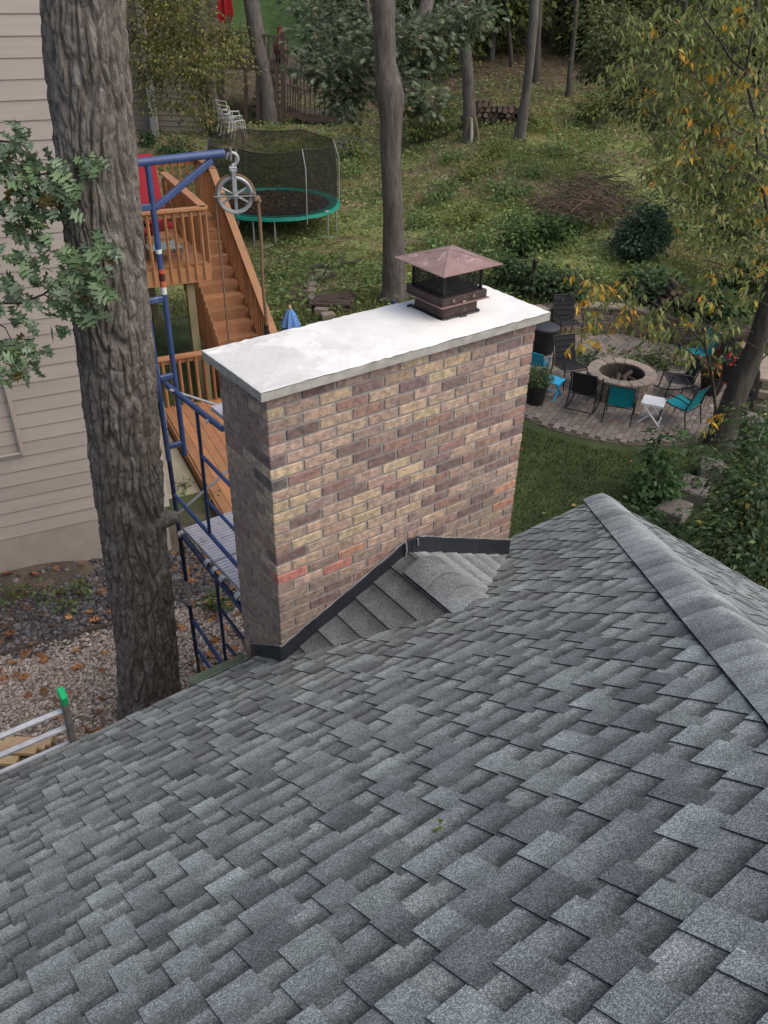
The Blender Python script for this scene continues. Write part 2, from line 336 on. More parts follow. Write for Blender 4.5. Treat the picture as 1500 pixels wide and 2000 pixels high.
# ---------------------------------------------------------------- terrain (structure)
def terrain():
    sv = np.concatenate([np.arange(-14, 4, 2.0), np.arange(4, 24, .16), 24+np.cumsum(.16*1.035**np.arange(110))])
    sv = sv[sv < 190]
    tv = np.concatenate([-np.cumsum(.22*1.05**np.arange(75))[::-1]-9, np.arange(-9, 16, .2), 16+np.cumsum(.22*1.05**np.arange(75))])
    tv = tv[(tv > -150) & (tv < 150)]
    Sg, Tg = np.meshgrid(sv, tv, indexing='ij')
    X = CAM[0]+HD[0]*Sg+RD[0]*Tg; Y = CAM[1]+HD[1]*Sg+RD[1]*Tg; Z = ground(X, Y)
    V = np.stack([X, Y, Z], -1).reshape(-1, 3); a, b = Sg.shape
    i = (np.arange(a-1)[:, None]*b+np.arange(b-1)[None]).ravel(); F = np.stack([i, i+b, i+b+1, i+1], 1)
    c = V[F].mean(1); x, y = c[:, 0], c[:, 1]
    s = (x-CAM[0])*HD[0]+(y-CAM[1])*HD[1]; t = (x-CAM[0])*RD[0]+(y-CAM[1])*RD[1]
    n1 = vn(x*.45, y*.45); n2 = vn(x*1.3+9, y*1.3+5); n3 = vn(x*5+3, y*5)
    litter = np.array([.26, .20, .13]); grass = np.array([.23, .26, .085]); lawn = np.array([.055, .08, .025]); soil = np.array([.10, .078, .062]); woods = np.array([.12, .09, .06]); lawn2 = np.array([.07, .13, .03])
    def mx(A, B, f): return A*(1-f[:, None])+B*f[:, None]
    C = np.tile(litter, (len(F), 1))
    C = mx(C, np.tile(grass, (len(F), 1)), sm(.38, .62, .6*n1+.4*n2)*.85)
    dp = np.hypot(x-PC[0], y-PC[1])
    la = sm(19.5, 17.0, s+1.2*(n1-.5)) * sm(9, 7, t)
    C = mx(C, np.tile(lawn, (len(F), 1)), la)
    C = mx(C, np.tile(woods, (len(F), 1)), sm(31, 38, s+4*(n1-.5)))
    C = mx(C, np.tile(lawn2, (len(F), 1)), sm(44, 50, s)*sm(2, -2, t))
    a_ = (x-HC[0])*e1[0]+(y-HC[1])*e1[1]; b_ = (x-HC[0])*e2[0]+(y-HC[1])*e2[1]
    side = sm(2.6, 1.2, a_)*sm(1.5, .2, b_)
    C = mx(C, np.tile(soil, (len(F), 1)), side)
    C = mx(C, np.tile(np.array([.20, .16, .135]), (len(F), 1)), side*sm(.15, -.15, y-(3.55-.10*x)))
    C = C*(.72+.56*n3)[:, None]
    me = mesh_np('ground', V, F, MT['ground'], C, smooth=True)
    tag(link('ground', me), 'sloping back yard of grass, soil and leaf litter', None, None, 'structure')
MT['ground'] = mat('ground', (.8, .8, .8), (1.25, 1.2, 1.1), 2.2, .98, tint=True, world=True, bump=1.0, bscale=24, bdist=.06, detail=9)
terrain()

# ---------------------------------------------------------------- our house: roof, shingles, hip, cricket
TP = tan(radians(33)); CP = cos(radians(33)); SP = sin(radians(33)); ZR0 = -1.65; YE = .36; XC = 3.29
def zr(y): return ZR0-TP*y
ZE = zr(YE); SK = .0185                              # the eave is not quite square to the chimney
house = thing('brick_house', 'brick house under a grey hip roof of laminated shingles seen from its slope', 'house', (0, -3, -5))
HO = np.array([0, -3, -5.0])
m = M(HO)
top = 6.2                                            # run of the roof from eave to ridge
ya, za = YE-top, ZE+TP*top
def slab(m, poly, th=.05):
    P = np.array(poly, float); nrm = np.cross(P[1]-P[0], P[2]-P[0]); nrm /= np.linalg.norm(nrm)
    if nrm[2] < 0: nrm = -nrm
    m.prism(P-nrm*.012, -nrm*th)
slab(m, [(-8, YE+SK*(-8-XC), zr(YE+SK*(-8-XC))), (XC, YE, ZE), (XC-top, ya, za), (-8, ya, za)])
slab(m, [(XC, YE, ZE), (XC, YE-14, ZE), (XC-top, YE-14, za), (XC-top, ya, za)])
slab(m, [(-8, ya, za), (XC-top, ya, za), (XC-top, ya-6, za-TP*6), (-8, ya-6, za-TP*6)])
roof = m.build('roof', MT['asphalt_edge'], house)
m = M(HO); m.box((-2.8, -6.2, -3.45), (11.4, 12.3, 3.1)); m.build('wall', MT['wallbrick'] if 'wallbrick' in MT else MT['foundation'], house)
m = M(HO); m.beam((-8, YE+SK*(-8-XC)+.012, zr(YE+SK*(-8-XC))-.078), (XC, YE+.012, ZE-.078), .02, .13); m.box((XC+.012, YE-7, ZE-.075), (.02, 14, .14)); m.build('fascia', MT['asphalt_edge'], house)
m = M(HO)
gx0, gx1 = -.44, -.06
prof = [(0, 0), (.0, -.06), (.06, -.068), (.085, -.02), (.077, -.012), (.055, -.056), (.012, -.05), (.012, 0)]
m.prism([(gx0, YE-.066+.03+p, ZE+.035+q) for p, q in prof], (gx1-gx0, 0, 0)); m.build('gutter', MT['gutter_green'], house)

EXP = .1305; TH = .0052
PAL_HI = [tuple(v*k_ for v, k_ in zip(c, (1.30, 1.33, 1.28))) for c in [(.245, .265, .262), (.215, .232, .232), (.185, .198, .20), (.150, .158, .163), (.135, .14, .145), (.17, .18, .182), (.20, .215, .212)]]
PAL_LO = [tuple(v*k_ for v, k_ in zip(c, (1.34, 1.35, 1.32))) for c in [(.215, .225, .222), (.185, .192, .192), (.16, .166, .168), (.235, .245, .24)]]
def piece_geo(x0, x1, xt0, xt1, i, hi, frame, w=None):
    """one shingle tab of course i between x0..x1 at the butt (xt0..xt1 at the upper edge). frame(x,u,n)->world"""
    u0 = i*EXP; u1 = u0+EXP+.03
    b = TH*1.1; t_ = b+(TH if hi else 0); k = .0006
    V = [frame(x0, u0, 0), frame(x1, u0, 0), frame(xt1, u1, -.004), frame(xt0, u1, -.004),
         frame(x0, u0, t_), frame(x1, u0, t_), frame(xt1, u1, k+(TH if hi else 0)), frame(xt0, u1, k+(TH if hi else 0))]
    F = [(4, 5, 6, 7), (0, 1, 5, 4), (1, 2, 6, 5), (3, 0, 4, 7)]
    s = .30 if hi == 2 else (.52 if hi else .76)
    U = [[(s, 0), (s, 0), (s, 1.2), (s, 1.2)]]+[[(0, 0)]*4]*3
    return np.array(V), F, U
def two_mat_mesh(name, V, F, U, tint):
    q = M(); dk = (.14, .14, .15)
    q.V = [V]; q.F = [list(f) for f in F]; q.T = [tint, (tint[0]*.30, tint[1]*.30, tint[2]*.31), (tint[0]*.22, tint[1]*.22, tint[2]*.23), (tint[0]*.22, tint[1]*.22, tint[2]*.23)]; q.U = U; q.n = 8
    return q.mesh(name, MT['shingle'])
nS = np.array([0, SP, CP])
def fmain(x, u, n): k = SK*(x-XC)*max(0, 1-u/6); return np.array([x, YE+k-u*CP, ZE-TP*k+u*SP])+nS*n-HO
cand = []
rs = random.Random(11)
for i in range(-0, 40):
    x = -3.4-rs.random()*.3; y = YE-i*EXP*CP; yt = y-(EXP+.03)*CP; hi = rs.random() < .5
    while True:
        w = rs.choice([.07, .08, .09, .10, .11, .125, .145]) if hi else rs.choice([.075, .085, .095, .105, .115, .13])
        w *= rs.uniform(.93, 1.07)
        lim, limt = XC-(YE-y)-.055, XC-(YE-yt)-.055
        x1, x2 = min(x+w, lim), min(x+w, limt)
        if x >= lim: break
        y_c = (y+yt)/2
        inside = (x > .04 and x1 < 1.78 and y_c > .06)
        if not inside:
            c = rs.choice(PAL_HI) if hi else rs.choice(PAL_LO); j = rs.uniform(.9, 1.1)
            cand.append((x, x1, min(x, limt), x2, i, (2 if rs.random() < .45 else 1) if hi else 0, tuple(v*j for v in c)))
        x += w; hi = not hi if rs.random() < .93 else hi
def frame_px(P):
    d = np.asarray(P)-CAM; z = d @ fw; return 750+FPX*(d @ rt)/z, 1000-FPX*(d @ upv)/z, z
def area_px(q):
    x0, x1, a, b, i = q[:5]; pts = [fmain(x, u*EXP, 0)+HO for x, u in ((x0, i), (x1, i), (x1, i+1), (x0, i+1))]
    P = [frame_px(p) for p in pts]
    if any(p[2] < .2 for p in P): return 0
    X = [p[0] for p in P]; Y = [p[1] for p in P]
    if max(X) < 0 or min(X) > 1500 or max(Y) < 0 or min(Y) > 2000: return 0
    return abs(sum(X[k]*Y[(k+1) % 4]-X[(k+1) % 4]*Y[k] for k in range(4)))/2
ar = [area_px(q) for q in cand]
order = sorted(range(len(cand)), key=lambda k: -ar[k]); single = set(order[:290])
far_m = M()
for k, q in enumerate(cand):
    V, F, U = piece_geo(*q[:6], fmain)
    if k in single and ar[k] > 0:
        c0 = V.mean(0); me = two_mat_mesh('shingle', V-c0, F, U, q[6])
        link('shingle', me, roof, c0)
    else:
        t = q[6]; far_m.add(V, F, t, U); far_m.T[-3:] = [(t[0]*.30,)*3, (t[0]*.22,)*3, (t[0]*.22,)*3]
tag(far_m.build('distant_shingles', MT['shingle'], roof), kind='stuff')
# the far side of the hip, seen at a grazing angle
nR = np.array([SP, 0, CP])
def fright(x, u, n): return np.array([XC-u*CP, YE-x, ZE+u*SP])+nR*n-HO
fm = M()
for i in range(0, 44):
    x = (i+1)*EXP*CP+.06; hi = rs.random() < .5
    while x < i*EXP*CP+4.6:
        w = rs.choice([.09, .11, .13, .15]); hi = not hi
        c = rs.choice(PAL_HI) if hi else rs.choice(PAL_LO)
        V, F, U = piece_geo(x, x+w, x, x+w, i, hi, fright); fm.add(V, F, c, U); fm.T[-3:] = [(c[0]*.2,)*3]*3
        x += w
tag(fm.build('side_slope_shingles', MT['shingle'], roof), kind='stuff')
# hip caps: bent shingles overlapping down the hip
hip0 = np.array([XC, YE, ZE]); hd = np.array([-1, -1, TP]); hl = np.linalg.norm(hd); hd /= hl
def cap_run(start, d, nl, nr, length, exp, hw, parent, name, lift=.012, cols=None, round_=.010, tailz=0):
    """nl, nr: downhill directions on either side (unit); pieces overlap towards `start`"""
    k = int(length/exp)
    for i in range(k):
        p0 = start+d*(i*exp); p1 = p0+d*(exp+.06)
        upn = np.cross(d, nl-nr); upn /= np.linalg.norm(upn)
        if upn[2] < 0: upn = -upn
        V = []; prof = []
        for j in range(9):
            f = (j-4)/4; side = nl if f < 0 else nr
            h = -round_*math.exp(-(f/.30)**2)
            prof.append(side*abs(f)*hw+upn*h)
        lf = [.30+.70*(1-abs((j-4)/4)**1.5) for j in range(9)]
        for base, l0 in ((p0, lift+.006), (p1, lift+.0015)):
            for pr, w_ in zip(prof, lf): V.append(base+pr+upn*l0*w_)
        for pr, w_ in zip(prof, lf): V.append(p0+pr+upn*(lift+.006)*w_)
        for pr in prof: V.append(p0+pr-upn*.004)
        V = np.array(V); F = []; U = []
        s = .34
        for j in range(8): F.append((j, j+1, 9+j+1, 9+j)); U.append([(s, 0), (s, 0), (s, 1.1), (s, 1.1)])
        for j in range(8): F.append((27+j, 27+j+1, 18+j+1, 18+j)); U.append([(0, 0)]*4)
        # side thickness
        nv = len(V); V = np.concatenate([V, [p0+prof[0]-upn*.004, p1+prof[0]-upn*.004, p0+prof[8]-upn*.004, p1+prof[8]-upn*.004, V[0], V[9], V[8], V[17]]])
        F += [(nv, nv+4, nv+5, nv+1), (nv+6, nv+2, nv+3, nv+7)]; U += [[(0, 0)]*4]*2
        c = cols[i % len(cols)] if cols else rs.choice([(.37, .395, .385), (.32, .34, .332), (.245, .255, .255), (.34, .36, .352), (.22, .228, .23)])
        q = M(); c0 = V.mean(0); q.V = [V-c0]; q.F = [list(f) for f in F]; q.T = [c]*8+[tuple(v*.15 for v in c)]*8+[tuple(v*.12 for v in c)]*2; q.U = U; q.n = len(V)
        me = q.mesh(name, MT['shingle']); me.polygons.foreach_set('use_smooth', [True]*8+[False]*10)
        link(name, me, parent, c0-HO)
dl = np.array([0, CP, -SP]); dr = np.array([CP, 0, -SP])
# across the hip, perpendicular to it, within each slope
def perp(n, d, outward):
    v = np.cross(n, d); v /= np.linalg.norm(v)
    return v if v @ outward > 0 else -v
pl = perp(nS, hd, np.array([-1, 1, 0.])); pr_ = perp(nR, hd, np.array([1, -1, 0.]))
cap_run(hip0-hd*.02+np.array([0, 0, .012]), hd, pl, pr_, 6.5, .146, .165, roof, 'hip_cap', lift=.020, round_=.012)

# cricket behind the chimney
KA = np.array([.92, 0, -1.235]); KE = np.array([.92, -.64, -1.235]); KL = np.array([-.02, 0, -1.655]); KR = np.array([1.84, 0, -1.655])
ck = M(HO)
for tri in ((KL, KE, KA), (KR, KA, KE)):
    P = np.array(tri); ck.prism(P-np.array([0, 0, .012]), (0, 0, -.03))
cricket = ck.build('cricket', MT['asphalt_edge'], house)
def cricket_side(sgn, parent):
    a = KL if sgn < 0 else KR
    d = KA-a; L = np.linalg.norm(d); dn = d/L                        # up the slope
    fy = np.array([0, -1.0, 0]); n = np.cross(dn, fy); n = n if n[2] > 0 else -n
    e = L/7
    for i in range(7):
        u0, u1 = i*e, (i+1)*e+.012
        end0, end1 = (u0/L)*(.64), min(1, u1/L)*.64                    # the side towards the valley: course grows longer upwards
        wv = .03
        cuts = [0]+sorted(rs.uniform(.1, .9) for _ in range(0 if i < 1 else 1 if i < 4 else 2))+[1]
        for k in range(len(cuts)-1):
            A0, A1 = cuts[k]*(end0+.10), cuts[k+1]*(end0+.10); B0, B1 = cuts[k]*(end1+.10), cuts[k+1]*(end1+.10)
            A0, A1, B0, B1 = [min(v, .64*max(.12, (u0+.08)/L)+.10) for v in (A0, A1, B0, B1)]
            V = []
            for (u, yy, h) in ((u0, A0, 0), (u0, A1, 0), (u1, B1, -.004), (u1, B0, -.004), (u0, A0, .012), (u0, A1, .012), (u1, B1, .002), (u1, B0, .002)):
                V.append(a+dn*u+fy*yy+n*h)
            V = np.array(V); c0 = V.mean(0)
            F = [(4, 5, 6, 7), (0, 1, 5, 4), (1, 2, 6, 5), (3, 0, 4, 7)]; s = .45
            U = [[(s, 0), (s, 0), (s, 1.1), (s, 1.1)]]+[[(0, 0)]*4]*3
            c = rs.choice([(.138, .142, .142), (.118, .121, .122), (.152, .155, .155), (.13, .13, .128)]) if sgn < 0 else rs.choice(PAL_LO)
            link('cricket_shingle', two_mat_mesh('cricket_shingle', V-c0, F, U, c), parent, c0-HO)
cricket_side(-1, cricket); cricket_side(1, cricket)
s_ = KL-KA; kl = np.array([s_[0], 0, s_[2]]); kl /= np.linalg.norm(kl); kr = np.array([-kl[0], 0, kl[2]])
cap_run(KE+np.array([0, -.13, .03]), np.array([0, 1.0, .012]), kl, kr, .72, .145, .15, cricket, 'ridge_cap', lift=.010, round_=.012, cols=[(.20, .212, .21), (.25, .265, .26), (.19, .198, .198)])
# ---------------------------------------------------------------- chimney
chim = thing('chimney', 'tall multicoloured brick chimney with a pale cement crown rising through the roof', 'chimney', (.911, .26, -5))
CO = np.array([.911, .26, -5.0])
BL, BH, BD, J = .1918, .0560, .0903, .0117; CH = BH+J; XL, YD = 1.8225, .508
Z0 = .072                                            # underside of the crown
m = M(CO); g_ = .006
m.box((XL/2, YD/2, (Z0-5.0)/2), (XL-2*g_, YD-2*g_, Z0+5.0)); m.build('mortar_joints', MT['mortar'], chim)
HUE = dict(t=(.335, .235, .185), y=(.43, .325, .22), d=(.125, .080, .080), r=(.22, .125, .105), b=(.058, .058, .064), R=(.38, .125, .10), o=(.37, .18, .115), m=(.235, .168, .140), g=(.20, .155, .122), G=(.265, .195, .135))
ROWS = {0: 'mdmmymmdmm', 1: 'ytydtyymdr', 2: 'mtrtdymtt', 3: 'rdtrmtdttr', 4: 'ttttytmtt', 5: 'dttmtyttmd', 6: 'ytdmdrtry', 7: 'brtdrmdrmd', 8: 'tttdrmtdr', 9: 'yyrtymrttr', 10: 'ymdtydtrd', 11: 'tdtyrydrtt', 12: 'ttytdrtdm', 13: 'rytymtdmdr', 14: 'dtytydtmt', 15: 'tytttmrmmt', 16: 'Rmotmtmdo', 17: 'mtRgtmrdgm', 18: 'mgtrmdgmo', 19: 'ggdrmGgmGg', 20: 'gdmgGrgmr', 21: 'mgrdgmGGmr', 22: 'gmdGgmrgm', 23: 'gGmgrmgdgm', 24: 'mggrgmgdG', 25: 'gdmgGmgrmg', 26: 'mgrgdmgGm', 27: 'gGmgrmgdgm'}
BS = {}
def brick_mesh(kind):
    if kind in BS: return BS[kind]
    dims = dict(x=(BL, BD, BH), xh=(BD, BD, BH), y=(BD, BL, BH), yh=(BD, BD+.0, BH), cx=(BD, BL, BH))[kind]
    q = M(); q.box((0, 0, 0), dims)
    o = q.build('tmp', MT['brick']); bevel(o, .0035); me = o.data; bpy.data.objects.remove(o); me.name = 'brick_'+kind
    for p in me.polygons: p.use_smooth = False
    # the bevelled mesh keeps its white tint
    BS[kind] = me; return me
low = M(CO)
def put_brick(kind, c, code, row, stuff=False):
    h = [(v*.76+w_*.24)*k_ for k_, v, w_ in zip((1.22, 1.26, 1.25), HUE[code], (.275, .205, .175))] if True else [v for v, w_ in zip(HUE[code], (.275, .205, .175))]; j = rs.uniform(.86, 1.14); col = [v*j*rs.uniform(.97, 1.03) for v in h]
    c = np.array(c)+np.array([rs.uniform(-.0015, .0015), rs.uniform(-.0015, .0015), rs.uniform(-.001, .001)])
    if stuff:
        dims = dict(x=(BL, BD, BH), xh=(BD, BD, BH), y=(BD, BL, BH), yh=(BD, BD, BH), cx=(BD, BL, BH))[kind]; low.box(c, dims, tint=col); return
    q = Quaternion((rs.uniform(-1, 1), rs.uniform(-1, 1), rs.uniform(-1, 1)), rs.uniform(-.008, .008))
    link('brick', brick_mesh(kind), chim, c-CO, q, None, col)
nrow = int((Z0+5.0)/CH)
WT = 'tttttmmmrrdyym'; WT2 = 'gggmmmGGrdt'
for k in range(nrow):
    zc = Z0-.002-J-BH/2-CH*(k)+.062 if False else -(k)*CH+BH/2
    row = ROWS.get(k); A = (k % 2 == 1)                # odd courses start with a header on the front
    old = k >= 17; stuff = k > 27
    pick = lambda: rs.choice(WT2 if old else WT)
    front_vis = k <= 25
    seq = list(row) if row else [pick() for _ in range(10)]
    x = 0.0; idx = 0
    if A:
        put_brick('cx', (BD/2, BL/2, zc), seq[0], k, stuff); x = BD+J; idx = 1
        while x+BL < XL-BD+.005:
            put_brick('x', (x+BL/2, BD/2, zc), seq[idx] if idx < len(seq) else pick(), k, stuff or not front_vis); x += BL+J; idx += 1
        put_brick('cx', (XL-BD/2, BL/2, zc), seq[-1], k, stuff)
    else:
        while x < XL-.05:
            put_brick('x', (x+BL/2, BD/2, zc), seq[idx] if idx < len(seq) else pick(), k, stuff or not front_vis); x += BL+J; idx += 1
    # left side: brick codes picked lighter to lift a face lit by sky alone
    left = []
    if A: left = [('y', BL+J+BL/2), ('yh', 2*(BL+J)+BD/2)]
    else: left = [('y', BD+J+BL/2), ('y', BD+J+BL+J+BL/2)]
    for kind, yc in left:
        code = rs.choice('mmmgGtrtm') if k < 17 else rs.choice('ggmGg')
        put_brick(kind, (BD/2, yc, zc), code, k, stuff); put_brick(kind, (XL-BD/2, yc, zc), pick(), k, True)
    # back
    x = BD+J if A else BL+J
    while x+BL < XL-.05: put_brick('x', (x+BL/2, YD-BD/2-.0005, zc), pick(), k, True); x += BL+J
tag(low.build('hidden_bricks', MT['brick'], chim), kind='stuff')
# cement crown: thick slab with a slight wash and worn edges
def crown():
    ov = .052; zb, zt = Z0, .1235; nx, ny = 260, 84
    xs = np.linspace(-ov, XL+ov, nx); ys = np.linspace(-ov, YD+ov, ny)
    X, Y = np.meshgrid(xs, ys, indexing='ij')
    ed = np.minimum(np.minimum(X+ov, XL+ov-X), np.minimum(Y+ov, YD+ov-Y))
    Z = zt+.010*sm(0, .2, ed)+.0025*(vn(X*9, Y*9)-.5)-.006*sm(.012, 0, ed)*vn(X*30, Y*30)
    V = np.stack([X, Y, Z], -1).reshape(-1, 3)-CO; i = (np.arange(nx-1)[:, None]*ny+np.arange(ny-1)[None]).ravel()
    F = np.stack([i, i+ny, i+ny+1, i+1], 1)
    fc_ = (V+CO)[F].mean(1); stn = sm(.40, .74, .42*vn(fc_[:, 0]*5+3, fc_[:, 1]*6+3)+.30*vn(fc_[:, 0]*13, fc_[:, 1]*14)+.28*vn(fc_[:, 0]*34, fc_[:, 1]*40)+.35*sm(.55, .0, fc_[:, 0])-.10*sm(.5, 1.2, fc_[:, 0])); stn = stn*.20*sm(1.0, .2, fc_[:, 0])+.05*sm(.50, .75, vn(fc_[:, 0]*7+30, fc_[:, 1]*9))
    c = link('crown', mesh_np('crown', V, F, MT['crown'], (1-stn-.07*(vn(fc_[:, 0]*70, fc_[:, 1]*70)-.5))[:, None]*np.array([.97, .955, .92]), smooth=True), chim); c['label'] = 'pale cement crown slab stained grey at its left end'
    q = M(CO); ring = [(x, -ov) for x in xs]+[(XL+ov, y) for y in ys[1:]]+[(x, YD+ov) for x in xs[::-1][1:]]+[(-ov, y) for y in ys[::-1][1:-1]]
    zz = {}
    V = []; F = []; n = len(ring)
    for lay, z in enumerate((zb, (zb+zt)/2, zt)):
        for (x, y) in ring:
            o = .0035*(vn(x*17+lay*3, y*17+z*90)-.5); V.append((x+(o if abs(x+ov) < 1e-6 or abs(x-XL-ov) < 1e-6 else 0), y+(o if abs(y+ov) < 1e-6 or abs(y-YD-ov) < 1e-6 else 0), z-(.003+.006*vn(x*30, y*30) if lay == 2 else 0)))
    for lay in range(2):
        for j in range(n): F.append((lay*n+j, lay*n+(j+1) % n, (lay+1)*n+(j+1) % n, (lay+1)*n+j))
    F.append(tuple(range(n)))
    q.add(V, F); q.build('crown_edge', MT['cement_edge'], c)
    for o in c.children: o.data.transform(Matrix.Translation((0, 0, 0)))
crown()
# flashing strips
def strip(a, b, ha, hb, th, nrm, name, parent=chim, o=CO, lip=.03):
    a, b, nrm = np.array(a, float), np.array(b, float), np.array(nrm, float)
    q = M(o); z = np.array([0, 0, 1.0]); off = nrm*.004
    n = 9; V = []; F = []
    for i in range(n):
        f = i/(n-1); p = a+(b-a)*f+off; h = ha+(hb-ha)*f
        w = nrm*(.003*math.sin(f*17)+.002*math.sin(f*41+1))
        V += [p+w*.3, p+w+nrm*th, p+w+nrm*(th-.001)+z*h*.97, p+w+nrm*.000+z*(h+.004*math.sin(f*23))]
    for i in range(n-1):
        for j in range(4): F.append((4*i+j, 4*i+(j+1) % 4, 4*i+4+(j+1) % 4, 4*i+4+j))
    F += [(0, 1, 2, 3), (4*n-1, 4*n-2, 4*n-3, 4*n-4)]
    q.add(V, F); return q.build(name, MT['flash'], parent)
strip((-.018, 0, -1.665), (.905, 0, -1.285), .135, .145, .012, (0, -1, 0), 'flashing')
strip((.90, 0, -1.285), (1.0, 0, -1.300), .150, .150, .016, (0, -1, 0), 'flashing')
strip((.99, 0, -1.300), (1.828, 0, -1.67), .150, .155, .012, (0, -1, 0), 'flashing')
strip((0, -.018, -1.665), (0, .40, -1.955), .135, .15, .012, (-1, 0, 0), 'flashing')
q = M(CO)                                            # bead of mortar along the top edge of the flashing
for (a, b) in (((-.01, -.008, -1.525), (.90, -.008, -1.138)), ((1.0, -.008, -1.148), (1.82, -.008, -1.512)), ((-.008, 0, -1.527), (-.008, .39, -1.80))):
    a, b = np.array(a), np.array(b); n = 34
    q.tube([a+(b-a)*i/n+np.array([0, 0, .006*(rs.random()-.5)]) for i in range(n+1)], [.002+.003*rs.random() for _ in range(n+1)], 5)
q.tube([(.885, -.022, -1.14), (.89, -.026, -1.2), (.885, -.024, -1.27)], .006, 6); q.tube([(.975, -.024, -1.15), (.98, -.026, -1.20)], .005, 6)
q.build('mortar_bead', MT['mortar'], chim)

# ---------------------------------------------------------------- chimney cap
capt = thing('chimney_cowl', 'square rusty metal chimney cowl with black mesh sides on the cement crown', 'chimney cowl', (1.375, .31, .1335))
KO = np.array([1.375, .31, .1335])
def rbox(m, hx, hy, z0, z1, r=.0, tint=(1, 1, 1)):
    pts = []
    for cx, cy, a0 in ((1, 1, 0), (-1, 1, pi/2), (-1, -1, pi), (1, -1, 3*pi/2)):
        for k in range(4 if r else 1):
            a = a0+(k/3*pi/2 if r else 0)
            pts.append((cx*(hx-r)+(r*cos(a) if r else 0), cy*(hy-r)+(r*sin(a) if r else 0)))
    m.prism([(KO[0]+x, KO[1]+y, KO[2]+z0) for x, y in pts], (0, 0, z1-z0), tint)
q = M(KO); rbox(q, .137, .137, -.004, .086, .03); bevel(q.build('flue_tile', MT['brown_metal'], capt), .003)
q = M(KO); n = 40
q.tube([(KO[0]+.142*np.sign(cos(a))*min(1, abs(cos(a))*1.35)**1, KO[1]+.142*np.sign(sin(a))*min(1, abs(sin(a))*1.35), KO[2]+.001) for a in np.arange(n)*2*pi/n], [.007+.004*rs.random() for _ in range(n)], 6, closed=True)
q.tube([(KO[0]-.13, KO[1]+.155, KO[2]), (KO[0]-.16, KO[1]+.15, KO[2])], .009, 6); q.tube([(KO[0]-.02, KO[1]-.155, KO[2]+.002), (KO[0]+.02, KO[1]-.16, KO[2]+.003)], .009, 6)
q.build('caulk_bead', MT['caulk'], capt)
q = M(KO); rbox(q, .166, .162, .086, .130); bb = q.build('base_band', MT['brown_metal'], capt); bevel(bb, .003)
q = M(KO); rbox(q, .178, .174, .0805, .0855); q.build('band_flange', MT['rust'], bb)
q = M(KO)
for x in (-.09, .06): q.lathe([(0, .009), (.007, .009), (.009, .0), (.009, -.004)], 8, (KO[0]+x, KO[1]-.166, KO[2]+.110))
q.tube([(KO[0]-.02, KO[1]-.163, KO[2]+.09), (KO[0]+.0, KO[1]-.167, KO[2]+.092)], .008, 8); q.build('screw', MT['rust'], bb)
q = M(KO)
mh, mz0, mz1 = .137, .130, .276
def wires(m, o, ax, L, z0, z1, p=.026, w=.0022):
    H = z1-z0; k = H/.036
    n = int(L/p*2)+10
    for sgn in (1, -1):
        for i in range(-14, n+14):
            # line x = x0 + sgn*(z)*.6
            x0 = i*p/1.4-(.2 if sgn > 0 else -.0); za, zb = 0, H
            xa, xb = x0, x0+sgn*H*.62
            def clip(xa, za, xb, zb):
                for lim, s_ in ((0, 1), (L, -1)):
                    da, db = (xa-lim)*s_, (xb-lim)*s_
                    if da < 0 and db < 0: return None
                    if da < 0: f = da/(da-db); xa, za = xa+(xb-xa)*f, za+(zb-za)*f
                    elif db < 0: f = db/(db-da); xb, zb = xb+(xa-xb)*f, zb+(za-zb)*f
                return xa, za, xb, zb
            r = clip(xa, za, xb, zb)
            if r is None or abs(r[3]-r[1]) < .004: continue
            A = np.array(o)+np.array(ax)*r[0]+np.array([0, 0, z0+r[1]]); B = np.array(o)+np.array(ax)*r[2]+np.array([0, 0, z0+r[3]])
            m.beam(A, B, w*1.8, w, np.cross(ax, (0, 0, 1)))
for o, ax in (((-mh, -mh, 0), (1, 0, 0)), ((-mh, mh, 0), (1, 0, 0)), ((-mh, -mh, 0), (0, 1, 0)), ((mh, -mh, 0), (0, 1, 0))):
    wires(q, KO+np.array(o), ax, 2*mh, mz0, mz1)
sc = q.build('mesh_screen', MT['black_metal'], capt)
for x in (-1, 1):
    for y in (-1, 1): q = M(KO); q.box(KO+np.array([x*mh, y*mh, (mz0+mz1)/2]), (.012, .012, mz1-mz0+.01)); q.build('corner_post', MT['black_metal'], sc)
q = M(KO); rbox(q, .118, .118, .074, .137); q.build('flue_liner', MT['ash'], capt)
q = M(KO); hh = .218; zb_, zt_ = .276, .339
rim = [(-hh, -hh), (hh, -hh), (hh, hh), (-hh, hh)]
P = [KO+np.array([x, y, zb_]) for x, y in rim]+[KO+np.array([x, y, zb_+.004]) for x, y in rim]+[KO+np.array([.0, .0, zt_]), KO+np.array([0, 0, zt_-.008])]
# creased pyramid: four flat facets with folded seams
F = [(4, 5, 8), (5, 6, 8), (6, 7, 8), (7, 4, 8), (1, 0, 9), (2, 1, 9), (3, 2, 9), (0, 3, 9)]+[(i, (i+1) % 4, 4+(i+1) % 4, 4+i) for i in range(4)]
q.add(P, F); hood = q.build('hood', MT['rust'], capt)
q = M(KO)
for i in (0, 1, 2, 3):
    a = P[4+i]; b = P[8]; q.beam(a*.98+b*.02, a*.05+b*.95, .006, .004)
q.build('hood_seam', MT['rust'], hood)

